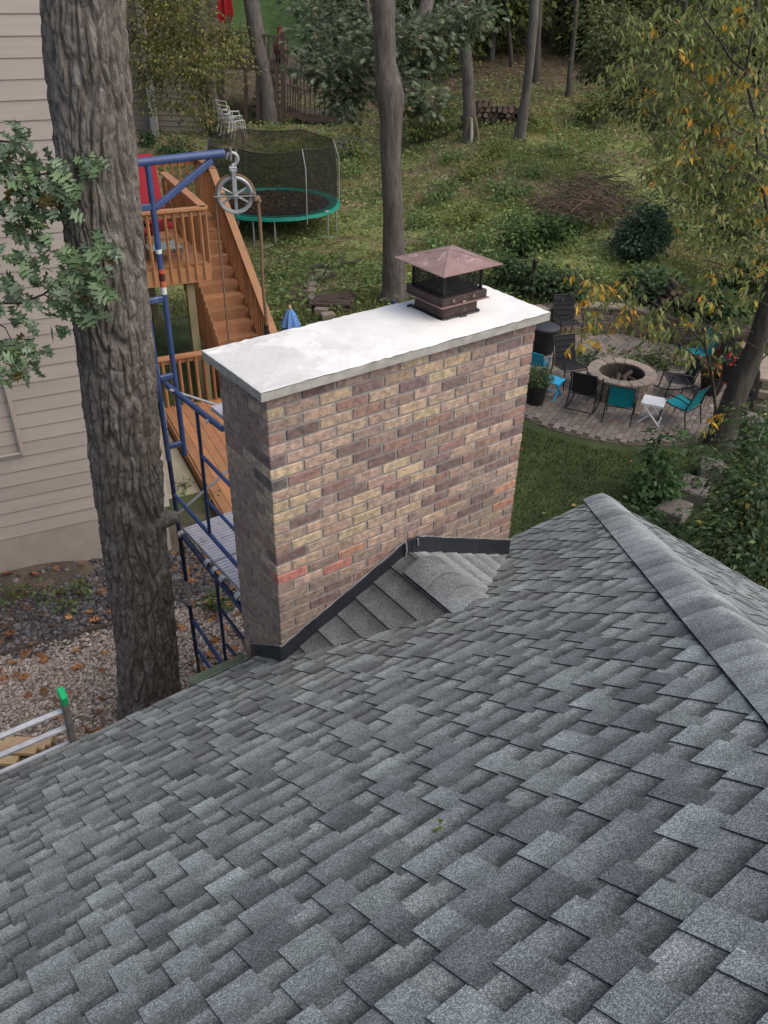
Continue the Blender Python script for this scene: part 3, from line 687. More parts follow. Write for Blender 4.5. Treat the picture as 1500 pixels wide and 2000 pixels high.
q = M(KO)                                            # pale droppings and scratches on the hood
for (u, v, l, a) in ((-.10, -.04, .05, .4), (-.02, -.10, .03, .9), (.06, -.13, .045, .2), (.02, .02, .06, .7), (-.14, .03, .03, 1.2), (.09, -.02, .03, .1), (-.05, .08, .04, .5)):
    z = lambda x, y: .280+.059*(1-max(abs(x), abs(y))/hh)+.0022
    d = np.array([cos(a), sin(a)])*l/2; p = np.array([-d[1], d[0]])*.16
    c = np.array([u, v]); cs_ = [c-d-p*.4, c-p, c+d, c+p, c-d+p*.4]
    q.add([KO+np.array([x, y, z(x, y)]) for x, y in cs_], [tuple(range(5))])
tag(q.build('bird_droppings', MT['white'], hood, color=(.75, .72, .7)), kind='stuff')
# ---------------------------------------------------------------- neighbour's house on the left
nh = thing('neighbour_house', 'tan lap sided house standing behind the big oak trunk', 'house', (HC[0], HC[1], -5))
NO = np.array([HC[0], HC[1], -5.0])
def H(a, b, z): return np.array([HC[0], HC[1], 0])+e1*a+e2*b+np.array([0, 0, z])
m = M(NO); m.prism([H(-12, .012, -5.6), H(-.02, .012, -5.6), H(-.02, 9, -5.6), H(-12, 9, -5.6)], (0, 0, 1.43)); m.build('foundation', MT['foundation'], nh)
m = M(NO); m.prism([H(-12, .03, -4.17), H(-.03, .03, -4.17), H(-.03, 9, -4.17), H(-12, 9, -4.17)], (0, 0, 9.5)); wl = m.build('wall', MT['trim'], nh)
R1 = np.stack([e1, e2, [0, 0, 1]], 1)
ex = .1778
for side in (0, 1):
    for k in range(52):
        z = -4.18+k*ex
        if side == 0 and z > 3.6: continue
        segs = [(-11.9, -2.55+.9*rs.random()), (0, -.06)]; segs = [(-11.9, segs[0][1]), (segs[0][1]+.002, -.055)]
        if side == 1: segs = [(.055, 8.9)]
        for a, b in segs:
            V = []
            for x in (a, b):
                for o, zz in ((.0, z+ex+.02), (.011, z+ex+.02), (.024, z), (.004, z)):
                    V.append(H(x, .03-o, zz) if side == 0 else H(-.03+o, x, zz))
            F = [(0, 1, 5, 4), (1, 2, 6, 5), (2, 3, 7, 6), (3, 0, 4, 7), (0, 3, 2, 1), (4, 5, 6, 7)]
            q = M(NO); q.add(V, F); j = rs.uniform(.96, 1.04); q.build('siding_board', MT['siding'], wl, color=(j, j, j))
m = M(NO); m.beam(H(-.02, -.008, -4.2), H(-.02, -.008, 5.3), .10, .05, e2); m.beam(H(.006, .045, -4.2), H(.006, .045, 5.3), .05, .10, e2); m.build('corner_trim', MT['trim'], nh)
# conduit down the siding, ending at a small box-edge trim
cA, cB = (lambda k: CAM+k*(((H(0, -.03, 0)-CAM) @ e2)/(k @ e2)))(ray(45, 888)), None
m = M(NO); m.beam(cA, cA+np.array([0, 0, 3.0]), .045, .03, e2); m.beam(cA+np.array([0, 0, .02]), cA-e1*2.5+np.array([0, 0, .02]), .03, .015, e2); bevel(m.build('conduit', MT['siding'], nh), .006)
m = M(NO); m.prism([H(-11, -.4, 5.3), H(.5, -.4, 5.3), H(.5, 9.4, 5.3), H(-11, 9.4, 5.3)], (0, 0, .2)); m.build('roof', MT['asphalt_edge'], nh)

# concrete slab beside it
DO = np.array([4.30, 9.72, 0.0]); DZ = -2.51; LZ = -4.80
def D(a, b, z): return DO+e1*a+e2*b+np.array([0, 0, z])
m = M(); m.prism([D(-1.93, -3.05, -5.12), D(-1.2, -3.05, -5.12), D(-1.2, .8, -5.12), D(-1.93, .8, -5.12)], (0, 0, .14))
tag(bevel(m.build('concrete_slab', MT['concrete']), .01), 'dirty concrete slab between the tan house and the low orange deck', 'slab', kind='structure')

# ---------------------------------------------------------------- orange cedar deck with stairs
dk = thing('wooden_deck', 'orange stained wooden deck with balusters, long staircase and low walkway', 'deck', D(0, 0, -5)); KD = D(0, 0, -5)
RR = np.stack([e1, e2, [0, 0, 1.0]], 1)
def jc(): j = rs.uniform(.76, 1.16); return (j, j*rs.uniform(.95, 1.05), j*rs.uniform(.92, 1.05))
def dbeam(name, a, b, w, h, upd=(0, 0, 1), parent=None, mt='cedar'):
    q = M(KD); q.beam(a, b, w, h, upd); return q.build(name, MT[mt], parent or dk, color=jc())
# upper platform
nb = 20
b0 = -.0
for k in range(26):
    bb = b0+.07+k*.146
    a1 = 0.0 if bb < 2.80 else .95
    if bb > 3.85: break
    dbeam('deck_board', D(-3.2, bb, DZ-.014), D(a1, bb, DZ-.014), .138, .028)
for a_, b_ in ((D(-3.2, -.02, DZ-.16), D(.02, -.02, DZ-.16)), (D(.02, -.02, DZ-.16), D(.02, 2.82, DZ-.16)), (D(.02, 2.82, DZ-.16), D(.97, 2.82, DZ-.16)), (D(.97, 2.82, DZ-.16), D(.97, 3.9, DZ-.16)), (D(-3.2, 3.9, DZ-.16), D(.97, 3.9, DZ-.16))):
    dbeam('rim_joist', a_, b_, .04, .26)
RH = .90
def rail(p0, p1, z0, n_b, caps=True, ext=.0, zb=-.20, slope=0.0, skip_end=False):
    """balusters hung on the rim plus sub rail and flat cap between p0 and p1 (a,b pairs); slope in z per metre of run"""
    p0 = np.array(p0); p1 = np.array(p1); L = np.linalg.norm(p1-p0); d = (p1-p0)/L
    if caps:
        A = D(*(p0-d*ext), z0+RH); B = D(*(p1+d*ext), z0+RH+slope*L)
        dbeam('rail_cap', A, B, .14, .036)
        dbeam('sub_rail', A+np.array([0, 0, -.065]), B+np.array([0, 0, -.065]), .036, .09)
    for i in range(n_b):
        f = (i+.5)/n_b; p = p0+(p1-p0)*f; z = z0+slope*L*f
        nv = np.array([d[1], -d[0]])*.035; pp = p+nv
        dbeam('baluster', D(*pp, z+zb), D(*pp, z+RH-.03), .036, .036, e1+e2)
rail((-3.1, -.02), (.0, -.02), DZ, 22, zb=-.24, ext=.05)
rail((.02, .0), (.02, 2.72), DZ, 20, zb=-.20, ext=.03)
rail((-3.0, 3.88), (.95, 3.88), DZ, 26, zb=-.1)
rail((.97, 3.86), (.97, 2.85), DZ, 7, zb=-.1, ext=.04)
# stairs
nst = 13; rise = (DZ-LZ)/nst; run = .262
for i in range(nst-1):
    z = DZ-rise*(i+1); bq = 2.80-run*i
    for o in (.068, .200): dbeam('tread', D(.06, bq-o, z-.014), D(.93, bq-o, z-.014), .126, .028)
    dbeam('riser', D(.06, bq-.004, z+rise/2-.014), D(.93, bq-.004, z+rise/2-.014), .02, rise-.03)
sl_ = rise/run
Ls = run*(nst-.2)
for a in (.035, .955):
    A = D(a, 2.80, DZ-.20); B = D(a, 2.80-Ls, DZ-.20-sl_*Ls); dbeam('stringer', A, B, .04, .30)
for a, nbl in ((.97, 27), (.02, 27)):
    rail((a, 2.80), (a, 2.80-Ls), DZ-.02, nbl, slope=-sl_, zb=-.16 if a > .5 else -.42, caps=(a > .5))
for (a, b, z1) in ((.97, 2.84, RH-.02), (.97, 3.88, RH-.02), (-3.1, 3.88, RH-.02)):
    dbeam('rail_post', D(a, b, DZ-.25), D(a, b, DZ+z1), .088, .088, e2)
for a, b in ((-.32, .12), (-2.9, .12), (-.32, 3.7), (-2.9, 3.7), (.85, 3.7)):
    dbeam('support_post', D(a, b, -5.1), D(a, b, DZ-.25), .13, .13, e2, mt='treated')
for b in (.1, 1.3, 2.5, 3.7): dbeam('floor_joist', D(-3.2, b, DZ-.12), D(0, b, DZ-.12), .04, .18)
# low walkway
for k in range(14):
    a = -1.06+k*.146
    dbeam('deck_board', D(a, -6.2, LZ-.014), D(a, -.42, LZ-.014), .139, .028)
dbeam('rim_joist', D(-1.15, -6.2, LZ-.13), D(-1.15, -.4, LZ-.13), .036, .22)
dbeam('rim_joist', D(-1.15, -.38, LZ-.13), D(1.0, -.38, LZ-.13), .036, .22)
rail((-1.55, -.42), (.3, -.42), LZ, 13, zb=-.02, ext=.05)
dbeam('rail_post', D(-.30, -.36, LZ-.2), D(-.30, -.36, LZ+RH-.03), .11, .11, e2, mt='treated')

# things on the upper deck
def deckchair(loc, rz, col, label, name='patio_chair', cat='chair', frame='frame', h=.5, arms=True, group=None):
    t = thing(name, label, cat, loc, rz, group)
    q = M(); q.box((0, .02, .42), (.52, .5, .07)); bevel(q.build('seat_cushion', MT['fabric'], t, color=col), .02, 2)
    Rb = np.array(Quaternion((1, 0, 0), radians(14)).to_matrix())
    q = M(); q.box((0, -.28, .42+h*.55), (.5, .085, h*1.1), Rb); bevel(q.build('back_cushion', MT['fabric'], t, color=col), .035, 3)
    for s in (-1, 1):
        q = M(); q.tube([(s*.27, .27, 0), (s*.27, .25, .38), (s*.27, -.22, .36), (s*.27, -.34, 0)], .014, 6); q.tube([(s*.27, .2, .38), (s*.29, .17, .6), (s*.29, -.25, .62)], .014, 6)
        smooth_by_angle(q.build('side_frame', MT[frame], t))
    return t
_rc = onz(294, 372, DZ+.98)
deckchair((_rc[0], _rc[1], DZ), radians(175), (.30, .016, .03), 'red cushioned chair on the upper deck behind the railing', h=.98)
deckchair(D(-.80, .80, DZ), radians(35), (.20, .012, .018), 'dark framed chair with red seat on the orange deck', h=.22)
# a curved black lamp hook / chair rocker leaning there
t = thing('deck_table', 'low table with pale glass top by the upper deck railing', 'table', D(-.62, .42, DZ), radians(-11))
q = M(); q.box((0, 0, .24), (.55, .42, .02)); bevel(q.build('table_top', MT['glass'] if 'glass' in MT else MT['alu'], t), .004)
q = M(); q.box((0, 0, .225), (.57, .44, .012)); q.build('rim', MT['grey_metal'], t)
for x in (-1, 1):
    for y in (-1, 1):
        q = M(); q.tube([(x*.24, y*.18, 0), (x*.25, y*.19, .22)], .012, 6); q.build('leg', MT['grey_metal'], t)

# ---------------------------------------------------------------- blue scaffold
sc0 = np.array([.30, 1.6, -3.9])
sf = thing('scaffold', 'blue tubular scaffold with aluminium planks beside the chimney', 'scaffold', sc0); SX = .30
def onX_(x, y, X=SX): k = ray(x, y); return CAM+k*((X-CAM[0])/k[0])
def onY_(x, y, Y): k = ray(x, y); return CAM+k*((Y-CAM[1])/k[1])
LEGF = onX_(350, 1037); Yf = LEGF[1]; ZP = LEGF[2]-.01; ZT = onX_(308, 738)[2]; ZG = gz((SX, Yf))
def tubep(name, pts, r, mt, parent=None, n=10):
    q = M(sc0); q.tube(pts, r, n); return smooth_by_angle(q.build(name, MT[mt], parent or sf))
for dX in (0, 2.13):
    def T(name, a, b, r, mt, ext=0.0):
        A, B = onX_(*a), onX_(*b); d = (B-A)/np.linalg.norm(B-A); off = np.array([dX, 0, 0]); tubep(name, [A+off, B+d*ext+off], r, mt)
    o_ = np.array([dX, 0, 0]); X = SX+dX
    tubep('leg', [(X, Yf, ZG+.45), (X, Yf, ZT+.16)], .0178, 'blue_dark')
    tubep('leg', [(X, .60, ZG+.05), (X, .60, ZT)], .0178, 'blue_dark')
    T('top_bar', (308, 738), (435, 838), .0205, 'blue'); T('cross_bar', (338, 963), (472, 1114), .0165, 'blue', .35)
    T('inner_post', (383, 792), (410, 1045), .0128, 'blue_dark')
    T('cross_bar', (395, 891), (450, 948), .014, 'blue', .4); T('cross_bar', (406, 979), (462, 1039), .0128, 'blue', .4)
    T('top_bar', (350, 1037), (478, 1196), .0225, 'blue_dark', .1)
    T('cross_bar', (378, 1212), (432, 1294), .0175, 'blue', .5); T('cross_bar', (386, 1269), (410, 1304), .0165, 'blue', .8)
    T('inner_post', (422, 1130), (442, 1300), .0132, 'blue_dark', .1)
    T('cross_bar', (432, 1191), (471, 1242), .0135, 'blue_dark', .2); T('cross_bar', (443, 1259), (459, 1280), .0135, 'blue_dark', .3)
    tubep('screw_jack', [(X, Yf, ZG), (X, Yf, ZG+.45)], .013, 'bark_dark')
    for y in (Yf, .60):
        q = M(sc0); q.box((X, y, gz((X, y))+.01), (.15, .15, .012)); q.build('base_plate', MT['galv'], sf)
for (a, b, Y) in (((367, 986), (446, 918), Yf-.04), ((398, 1234), (462, 1179), Yf-.04), ((352, 768), (430, 793), Yf-.3)):
    A, B = onY_(*a, Y), onY_(*b, Y); tubep('cross_brace', [A-(B-A)*.25, A+(B-A)*(2.13/max(.3, B[0]-A[0]))], .0105, 'galv', n=6)
A, B = onY_(325, 758, Yf), onY_(345, 772, Yf); tubep('cross_brace', [A, B], .0105, 'galv', n=6)
zc_ = onX_(302, 722)[2]; tubep('coupler', [(SX, Yf, zc_-.02), (SX, Yf, zc_+.03)], .0215, 'alu')
zc_ = onX_(356, 1075)[2]; tubep('coupler', [(SX, Yf, zc_-.05), (SX, Yf, zc_+.02)], .0215, 'bark_dark')
for y0_, y1_, c in ((785, 838, (1, 1, 1)), (1075, 1112, (.6, .55, .53))):
    z0_, z1_ = onX_(313, y1_)[2], onX_(313, y0_)[2]
    o = tubep('sticker', [(SX-.001, Yf, z0_), (SX-.001, Yf, z1_)], .0195, 'sticker'); o.color = (*c, 1)
z0_ = onX_(318, 836)[2]; o = tubep('sticker', [(SX-.001, Yf, z0_), (SX-.001, Yf, z0_+.018)], .0197, 'sticker'); o.color = (.5, .08, .07, 1)
# aluminium decks: ribbed boards hooked over the bars
for j, (ya, yb) in enumerate(((.62, 1.09), (1.11, 1.58), (1.60, Yf-.03))):
    q = M(sc0); q.box((SX+1.065-.03, (ya+yb)/2, ZP+.030), (2.02, yb-ya, .022)); pk = q.build('plank', MT['plank'], sf)
    n = int((yb-ya)/.037)
    for i in range(n):
        q = M(sc0); y = ya+(i+.5)*(yb-ya)/n; q.box((SX+1.035, y, ZP+.0445), (2.02, (yb-ya)/n*.62, .007)); q.build('rib', MT['plank'], pk)
    for y in (ya+.05, yb-.05, (ya+yb)/2+.06) if j < 2 else (ya+.05, yb-.02):
        for X in (SX, SX+2.13):
            q = M(sc0); an = np.linspace(-.1, pi+.25, 9); V = []
            for f, hw in ((1, .024), (.82, .024)):
                for a in an: V += [(X+.031*f*cos(a)*(1 if X == SX else -1), y-hw, ZP+.031*f*sin(a)), (X+.031*f*cos(a)*(1 if X == SX else -1), y+hw, ZP+.031*f*sin(a))]
            n9 = 9; F = []
            for i in range(n9-1): F += [(2*i, 2*i+1, 2*i+3, 2*i+2), (2*n9+2*i+1, 2*n9+2*i, 2*n9+2*i+2, 2*n9+2*i+3), (2*i, 2*i+2, 2*n9+2*i+2, 2*n9+2*i), (2*i+3, 2*i+1, 2*n9+2*i+1, 2*n9+2*i+3)]
            q.add(V, F); q.build('hook', MT['alu'], pk)
Yn = onX_(435, 838)[1]
# short plank end resting on the upper bar
q = M(sc0); q.box((SX+.66, Yn+.16, ZT+.04), (1.2, .24, .03)); pk = q.build('plank', MT['plank'], sf)
q = M(sc0); q.tube([(SX+.028*cos(a), Yn+.17, ZT+.028*sin(a)) for a in np.linspace(0, pi, 8)], .009, 6); q.build('hook', MT['alu'], pk)

# davit arm (hoist) hung on the scaffold leg, with well wheel and rope
dv = thing('hoist_arm', 'blue steel hoist arm clamped to the scaffold holding the rope pulley', 'hoist', (SX, 2.02, -1.0)); VO = np.array([SX, 2.02, -1.0])
YB = 2.02
def dtube(name, pts, r, mt='blue', n=12): q = M(VO); q.tube(pts, r, n); return smooth_by_angle(q.build(name, MT[mt], dv))
p1 = onY_
bo0 = p1(262, 320, YB); bo1 = p1(437, 299, YB)
zb_ = bo1[2]; dtube('boom', [(bo0[0]-.20, YB, zb_), (bo1[0], YB, zb_)], .026)
pr = p1(289, 330, YB)[0]
px2 = pr-.13
dtube('post', [(pr, YB, -1.32), (pr, YB, zb_-.02)], .0195); dtube('post', [(px2, YB, -1.32), (px2, YB, zb_-.02)], .0195)
q = M(VO); z_b = p1(318, 398, YB)[2]; q.beam((pr+.01, YB, z_b-.02), (bo1[0]-.09, YB, zb_-.035), .038, .038, (0, 1, 0)); bevel(q.build('diagonal_brace', MT['blue'], dv), .006)
for yy, nm in ((403, 'rung'), (583, 'rung'), (733, 'rung'), (866, 'rung')):
    z = p1(300+.11*(yy-400), yy, YB)[2]
    q = M(VO); q.beam((px2+.015, YB, z), (pr-.012, YB, z), .032, .04); bevel(q.build('rung', MT['blue'], dv), .006)
for ya_, yb_, c in ((524, 533, (.6, .1, .06)), (533, 548, (.10, .02, .018)), (548, 560, (.62, .16, .07)), (560, 574, (.8, .8, .78))):
    za, zb2 = p1(318, ya_, YB)[2], p1(321, yb_, YB)[2]
    q = M(VO); q.tube([(pr, YB, zb2), (pr, YB, za)], .0205, 12); o = q.build('sticker', MT['sticker'], dv, color=c)
z = p1(310, 490, YB)[2]; q = M(VO); q.tube([(pr, YB, z-.015), (pr, YB, z+.012)], .0205, 12); q.build('sticker', MT['sticker'], dv, color=(.8, .8, .78))
q = M(VO); q.tube([(bo1[0]+.05, YB, zb_+.03), (bo1[0]+.045, YB, zb_-.05)], .010, 8); q.build('boom_pin', MT['grey_metal'], dv)
# pulley
WC = p1(459, 381, YB); WO = WC
pw = thing('pulley', 'grey iron well wheel pulley hanging from the hoist hook', 'pulley', WC)
WRr = .110
# wheel axis points towards the camera in plan, turned a little
ax_ = np.array([-.42, -.907, 0.0]); sx_ = np.array([-ax_[1], ax_[0], 0])*1.0; zx = np.array([0, 0, 1.0])
def wpt(u, v, w=0): return WC+sx_*u+zx*v+ax_*w
q = M(WO); q.tube([wpt(WRr*cos(a), WRr*sin(a)) for a in np.arange(40)*2*pi/40], .0145, 8, closed=True)
q.tube([wpt((WRr+.002)*cos(a), (WRr+.002)*sin(a), .014) for a in np.arange(40)*2*pi/40], .008, 6, closed=True); q.tube([wpt((WRr+.002)*cos(a), (WRr+.002)*sin(a), -.014) for a in np.arange(40)*2*pi/40], .008, 6, closed=True)
q.tube([wpt(0, 0, -.03), wpt(0, 0, .03)], .022, 12); wh = smooth_by_angle(q.build('wheel', MT['galv'], pw))
for k in range(6):
    a = k*pi/3+pi/6; q = M(WO); q.tube([wpt(.015*cos(a), .015*sin(a)), wpt(WRr*cos(a), WRr*sin(a))], [.009, .007], 6); smooth_by_angle(q.build('spoke', MT['galv'], wh))
q = M(WO)
for w in (-.034, .034): q.beam(wpt(0, -.02, w), wpt(0, .165, w), .03, .006, ax_)
q.tube([wpt(0, 0, -.045), wpt(0, 0, .045)], .011, 8); q.box(wpt(0, .165), (.05, .06, .03), np.stack([sx_, ax_, zx], 1)); bevel(q.build('yoke', MT['galv'], pw), .003)
q = M(WO); q.beam(wpt(-.145, 0, .036), wpt(.135, 0, .036), .022, .008, (0, 0, 1)); q.beam(wpt(-.145, 0, -.036), wpt(.135, 0, -.036), .022, .008, (0, 0, 1)); q.box(wpt(.128, .004), (.02, .09, .03), np.stack([sx_, ax_, zx], 1)); bevel(q.build('rope_guard', MT['grey_metal'], pw), .003)
q = M(WO); q.tube([wpt(0, .16), wpt(0, .19)]+[wpt(.0+.036*cos(a), .227+.037*sin(a)) for a in np.linspace(-pi/2, pi*1.05, 14)], [.012, .012]+[.011]*12+[.008, .005], 8); smooth_by_angle(q.build('hook', MT['galv'], pw))
# rope over the wheel
RO = WC+np.array([0, 0, -.6])
rp = thing('rope', 'brown hemp rope hanging from the pulley wheel', 'rope', RO)
def rope(name, pts, r, parent):
    q = M(RO); q.tube(pts, r, 8); return smooth_by_angle(q.build(name, MT['rope'], parent), 60)
rr_ = WRr+.020
arc = [wpt(rr_*cos(a), rr_*sin(a)) for a in np.linspace(pi, .12, 16)]
rope('rope_over_wheel', arc, .008, rp)
eA = wpt(.150, -.03); eB = p1(508, 630, YB); eB = np.array([eA[0]+.005, eA[1]+.0, eB[2]])
def sag(a, b, n, amp): 
    f = np.linspace(0, 1, n)[:, None]; P = a+(b-a)*f; P[:, 0] += amp*np.sin(f[:, 0]*7); P[:, 1] += amp*.6*np.sin(f[:, 0]*11+1); return P
rope('thick_end', sag(eA, eB, 26, .004), .0125, rp); q = M(RO); q.tube([eA+np.array([-.035, 0, .0]), eA+np.array([0, 0, .005]), eA+np.array([.01, 0, -.02])], [.016, .022, .017], 10); smooth_by_angle(q.build('knot', MT['rope'], rp))
q = M(RO); q.tube([eB+np.array([0, 0, .0]), eB-np.array([0, 0, .10])], .018, 8); q.build('snap_hook', MT['black_metal'], rp)
lA = wpt(-rr_, 0); rope('thin_side', sag(lA, np.array([lA[0], lA[1], -4.6]), 60, .006), .0075, rp)

# ladder leaning on the eave
lt = thing('ladder', 'aluminium extension ladder with green tape on its tip leaning on the roof edge', 'ladder', (-1.4, 1.0, -4)); LO = np.array([-1.4, 1.0, -4.0])
tR = np.array([-1.16, YE-.035, ZE+.07]); 
ld = np.array([-.02, -.26, 1.0]); ld /= np.linalg.norm(ld)
def onplane(x, y, P, n): k = ray(x, y); return CAM+k*(((P-CAM) @ n)/(k @ n))
la_ = np.array([.985, -.03, 0]); la_ /= np.linalg.norm(la_); ln = np.cross(la_, ld)
topR = onplane(122, 1358, tR, ln)
xR = topR; 
def lad(u, v): return topR-la_*u-ld*v            # u leftwards, v down
for u in (0, .42):
    q = M(LO); q.beam(lad(u, .0 if u == 0 else .02), lad(u, 2.75), .030, .072, ln); bevel(q.build('side_rail', MT['grey_metal'], lt), .004)
q = M(LO); q.beam(lad(0, -.03), lad(0, .05), .036, .078, ln); bevel(q.build('green_tape', MT['plastic'], lt, color=(.01, .36, .12)), .006)
rv = [((topR-onplane(x, y, tR, ln)) @ ld) for x, y in ((122, 1388), (134, 1420), (143, 1450))]
dv_ = .25
for k in range(12):
    v = rv[0]+k*(rv[2]-rv[0])*.485
    if v > 2.7: break
    q = M(LO); q.beam(lad(.012, v), lad(.408, v), .034, .030, ln); bevel(q.build('rung', MT['alu'], lt), .008)
# boards lying on the gravel under it
for k, (x, y, L, c) in enumerate(((44, 1466, .42, (1, 1, 1)), (30, 1480, .40, (.95, .9, .8)), (58, 1458, .40, (1.05, 1, .95)), (4, 1500, .3, (1, 1, .85)))):
    g = gp(x, y); d = np.array([.80, -.6, 0]); d /= np.linalg.norm(d)
    q = M((g[0], g[1], -5)); q.beam(g+d*L/2+np.array([0, 0, .06+.03*(k % 2)]), g-d*L/2+np.array([0, 0, .06+.03*(k % 2)]), .085, .038)
    o = bevel(q.build('pine_board', MT['lumber'], color=c), .004); o.location = (g[0], g[1], -5)
    tag(o, ['fresh pine board on the gravel nearest the eave under the ladder', 'pale pine board second in the pile under the ladder', 'pine board farthest right in the pile under the ladder', 'short yellowish board end at the bottom left under the ladder'][k], 'board', 'pine boards lying under the ladder')
# ---------------------------------------------------------------- foliage tools
def unit(n):
    v = RNG.normal(size=(n, 3)); return v/np.linalg.norm(v, axis=1)[:, None]
def kite(C, L, Wd, D_, N_, col, name, droop=.15):
    """folded leaf quads: base C, direction D_, face normal N_; returns V,F,tint arrays"""
    n = len(C); Sd = np.cross(D_, N_); Sd /= np.maximum(np.linalg.norm(Sd, axis=1), 1e-6)[:, None]
    L = np.broadcast_to(L, n)[:, None]; Wd = np.broadcast_to(Wd, n)[:, None]
    b = C; tip = C+D_*L-np.array([0, 0, 1])*L*droop; md = C+D_*L*.45+N_*L*.06
    V = np.stack([b, md+Sd*Wd*.5, tip, md-Sd*Wd*.5], 1).reshape(-1, 3)
    F = np.arange(4*n).reshape(n, 4)
    return V, F, col
OAK = []
def _oak():
    pts = [(0, 0), (.03, .16), (.16, .22), (.30, .17), (.20, .34), (.12, .36), (.24, .46), (.42, .50), (.30, .60), (.13, .58), (.20, .70), (.30, .80), (.16, .82), (.08, .80), (.05, .92), (0, 1.0)]
    return pts+[(-x, y) for x, y in pts[-2:0:-1]]
OAKP = np.array(_oak())
def lobed(C, L, D_, N_, col, curl=.12, lo=False):
    """many-lobed oak leaves as quad strips about the midrib: the left and right halves matched point by point"""
    half = np.array(_oak()[:16])
    if lo: half = half[[0, 2, 5, 7, 9, 11, 13, 15]]
    k = len(half)
    n = len(C); Sd = np.cross(D_, N_); Sd /= np.maximum(np.linalg.norm(Sd, axis=1), 1e-6)[:, None]
    rows = []
    for sgn in (-1, 0, 1):
        for x, y in half:
            yy = y if sgn else min(max(y, .02), .98)
            z = -curl*(y-.4)**2+.18*abs(x*(sgn != 0))
            rows.append(C+D_*(L*yy)[:, None]+Sd*(L*x*sgn)[:, None]+N_*(L*z)[:, None])
    V = np.stack(rows, 1); m = V.shape[1]; V = V.reshape(-1, 3)
    f = []
    for i in range(k-1):
        f += [(i, i+1, k+i+1, k+i), (k+i, k+i+1, 2*k+i+1, 2*k+i)]
    f = np.array(f); F = (f[None]+np.arange(n)[:, None, None]*m).reshape(-1, 4)
    return V, F, np.repeat(col, len(f), 0)
def palette(n, cols, w=None, jit=.18):
    cols = np.array(cols); i = RNG.choice(len(cols), n, p=None if w is None else np.array(w)/np.sum(w))
    return cols[i]*(1+jit*RNG.normal(size=(n, 1))).clip(.5, 1.6)
G_OAK = [(.062, .098, .045), (.088, .125, .070), (.105, .14, .088), (.05, .078, .034)]
G_GREY = [(.13, .165, .10), (.115, .15, .08), (.17, .195, .125), (.085, .115, .06), (.20, .15, .08)]
G_YEL = [(.19, .18, .045), (.13, .145, .045), (.25, .21, .055), (.10, .115, .036), (.21, .135, .05)]
G_ASH = [(.19, .235, .07), (.24, .275, .095), (.14, .185, .06), (.31, .30, .10)]
G_ORG = [(.62, .29, .035), (.56, .36, .05), (.66, .42, .06), (.36, .32, .07)]
G_DARK = [(.045, .085, .03), (.06, .105, .04), (.08, .125, .05)]
G_WOOD = [(.115, .155, .045), (.155, .185, .05), (.22, .225, .06), (.08, .115, .036)]
def blob_pts(blobs, per, spray=.16, shell=.55):
    """leaf positions and the direction away from the middle for a list of (centre, radii, count)"""
    Cs = []; Ds = []; K = []
    for bi, (c, r, n) in enumerate(blobs):
        k = max(3, n//per); u = unit(k); rad = RNG.random(k)**(1/3)*(1-shell*.3)+.0
        tw = u*rad[:, None]*np.array(r)*(1+.18*RNG.normal(size=(k, 1)))
        idx = RNG.integers(0, k, n); sp = RNG.normal(size=(n, 3))*spray*np.array([1, 1, .45])
        Cs.append(np.array(c)+tw[idx]+sp); d = sp/np.maximum(np.linalg.norm(sp, axis=1), 1e-6)[:, None]*.8+u[idx]*.5+np.array([0, 0, -.35]); Ds.append(d)
        K.append(idx+bi*10000)
    C = np.concatenate(Cs); Dv = np.concatenate(Ds)+.35*unit(len(C)); Dv /= np.linalg.norm(Dv, axis=1)[:, None]
    return C, Dv, np.concatenate(K)
def foliage(name, blobs, L, Wr, cols, parent, origin, w=None, per=22, spray=.16, lobes=False, droop=.15, clump=.22, mt='leaf'):
    C, Dv, K = blob_pts(blobs, per, spray); n = len(C)
    N_ = np.array([0, 0, 1.0])+.75*unit(n); N_ /= np.linalg.norm(N_, axis=1)[:, None]
    col = palette(n, cols, w); cj = 1+clump*np.random.default_rng(5).normal(size=997); col = col*cj[(K*7919) % 997][:, None].clip(.5, 1.6)
    Ls = L*(.7+.6*RNG.random(n))
    V, F, T = lobed(C, Ls, Dv, N_, col, lo=True) if lobes else kite(C, Ls, Ls*Wr, Dv, N_, col, name, droop)
    return link(name, mesh_np(name, V-np.asarray(origin), F, MT[mt], T), parent)
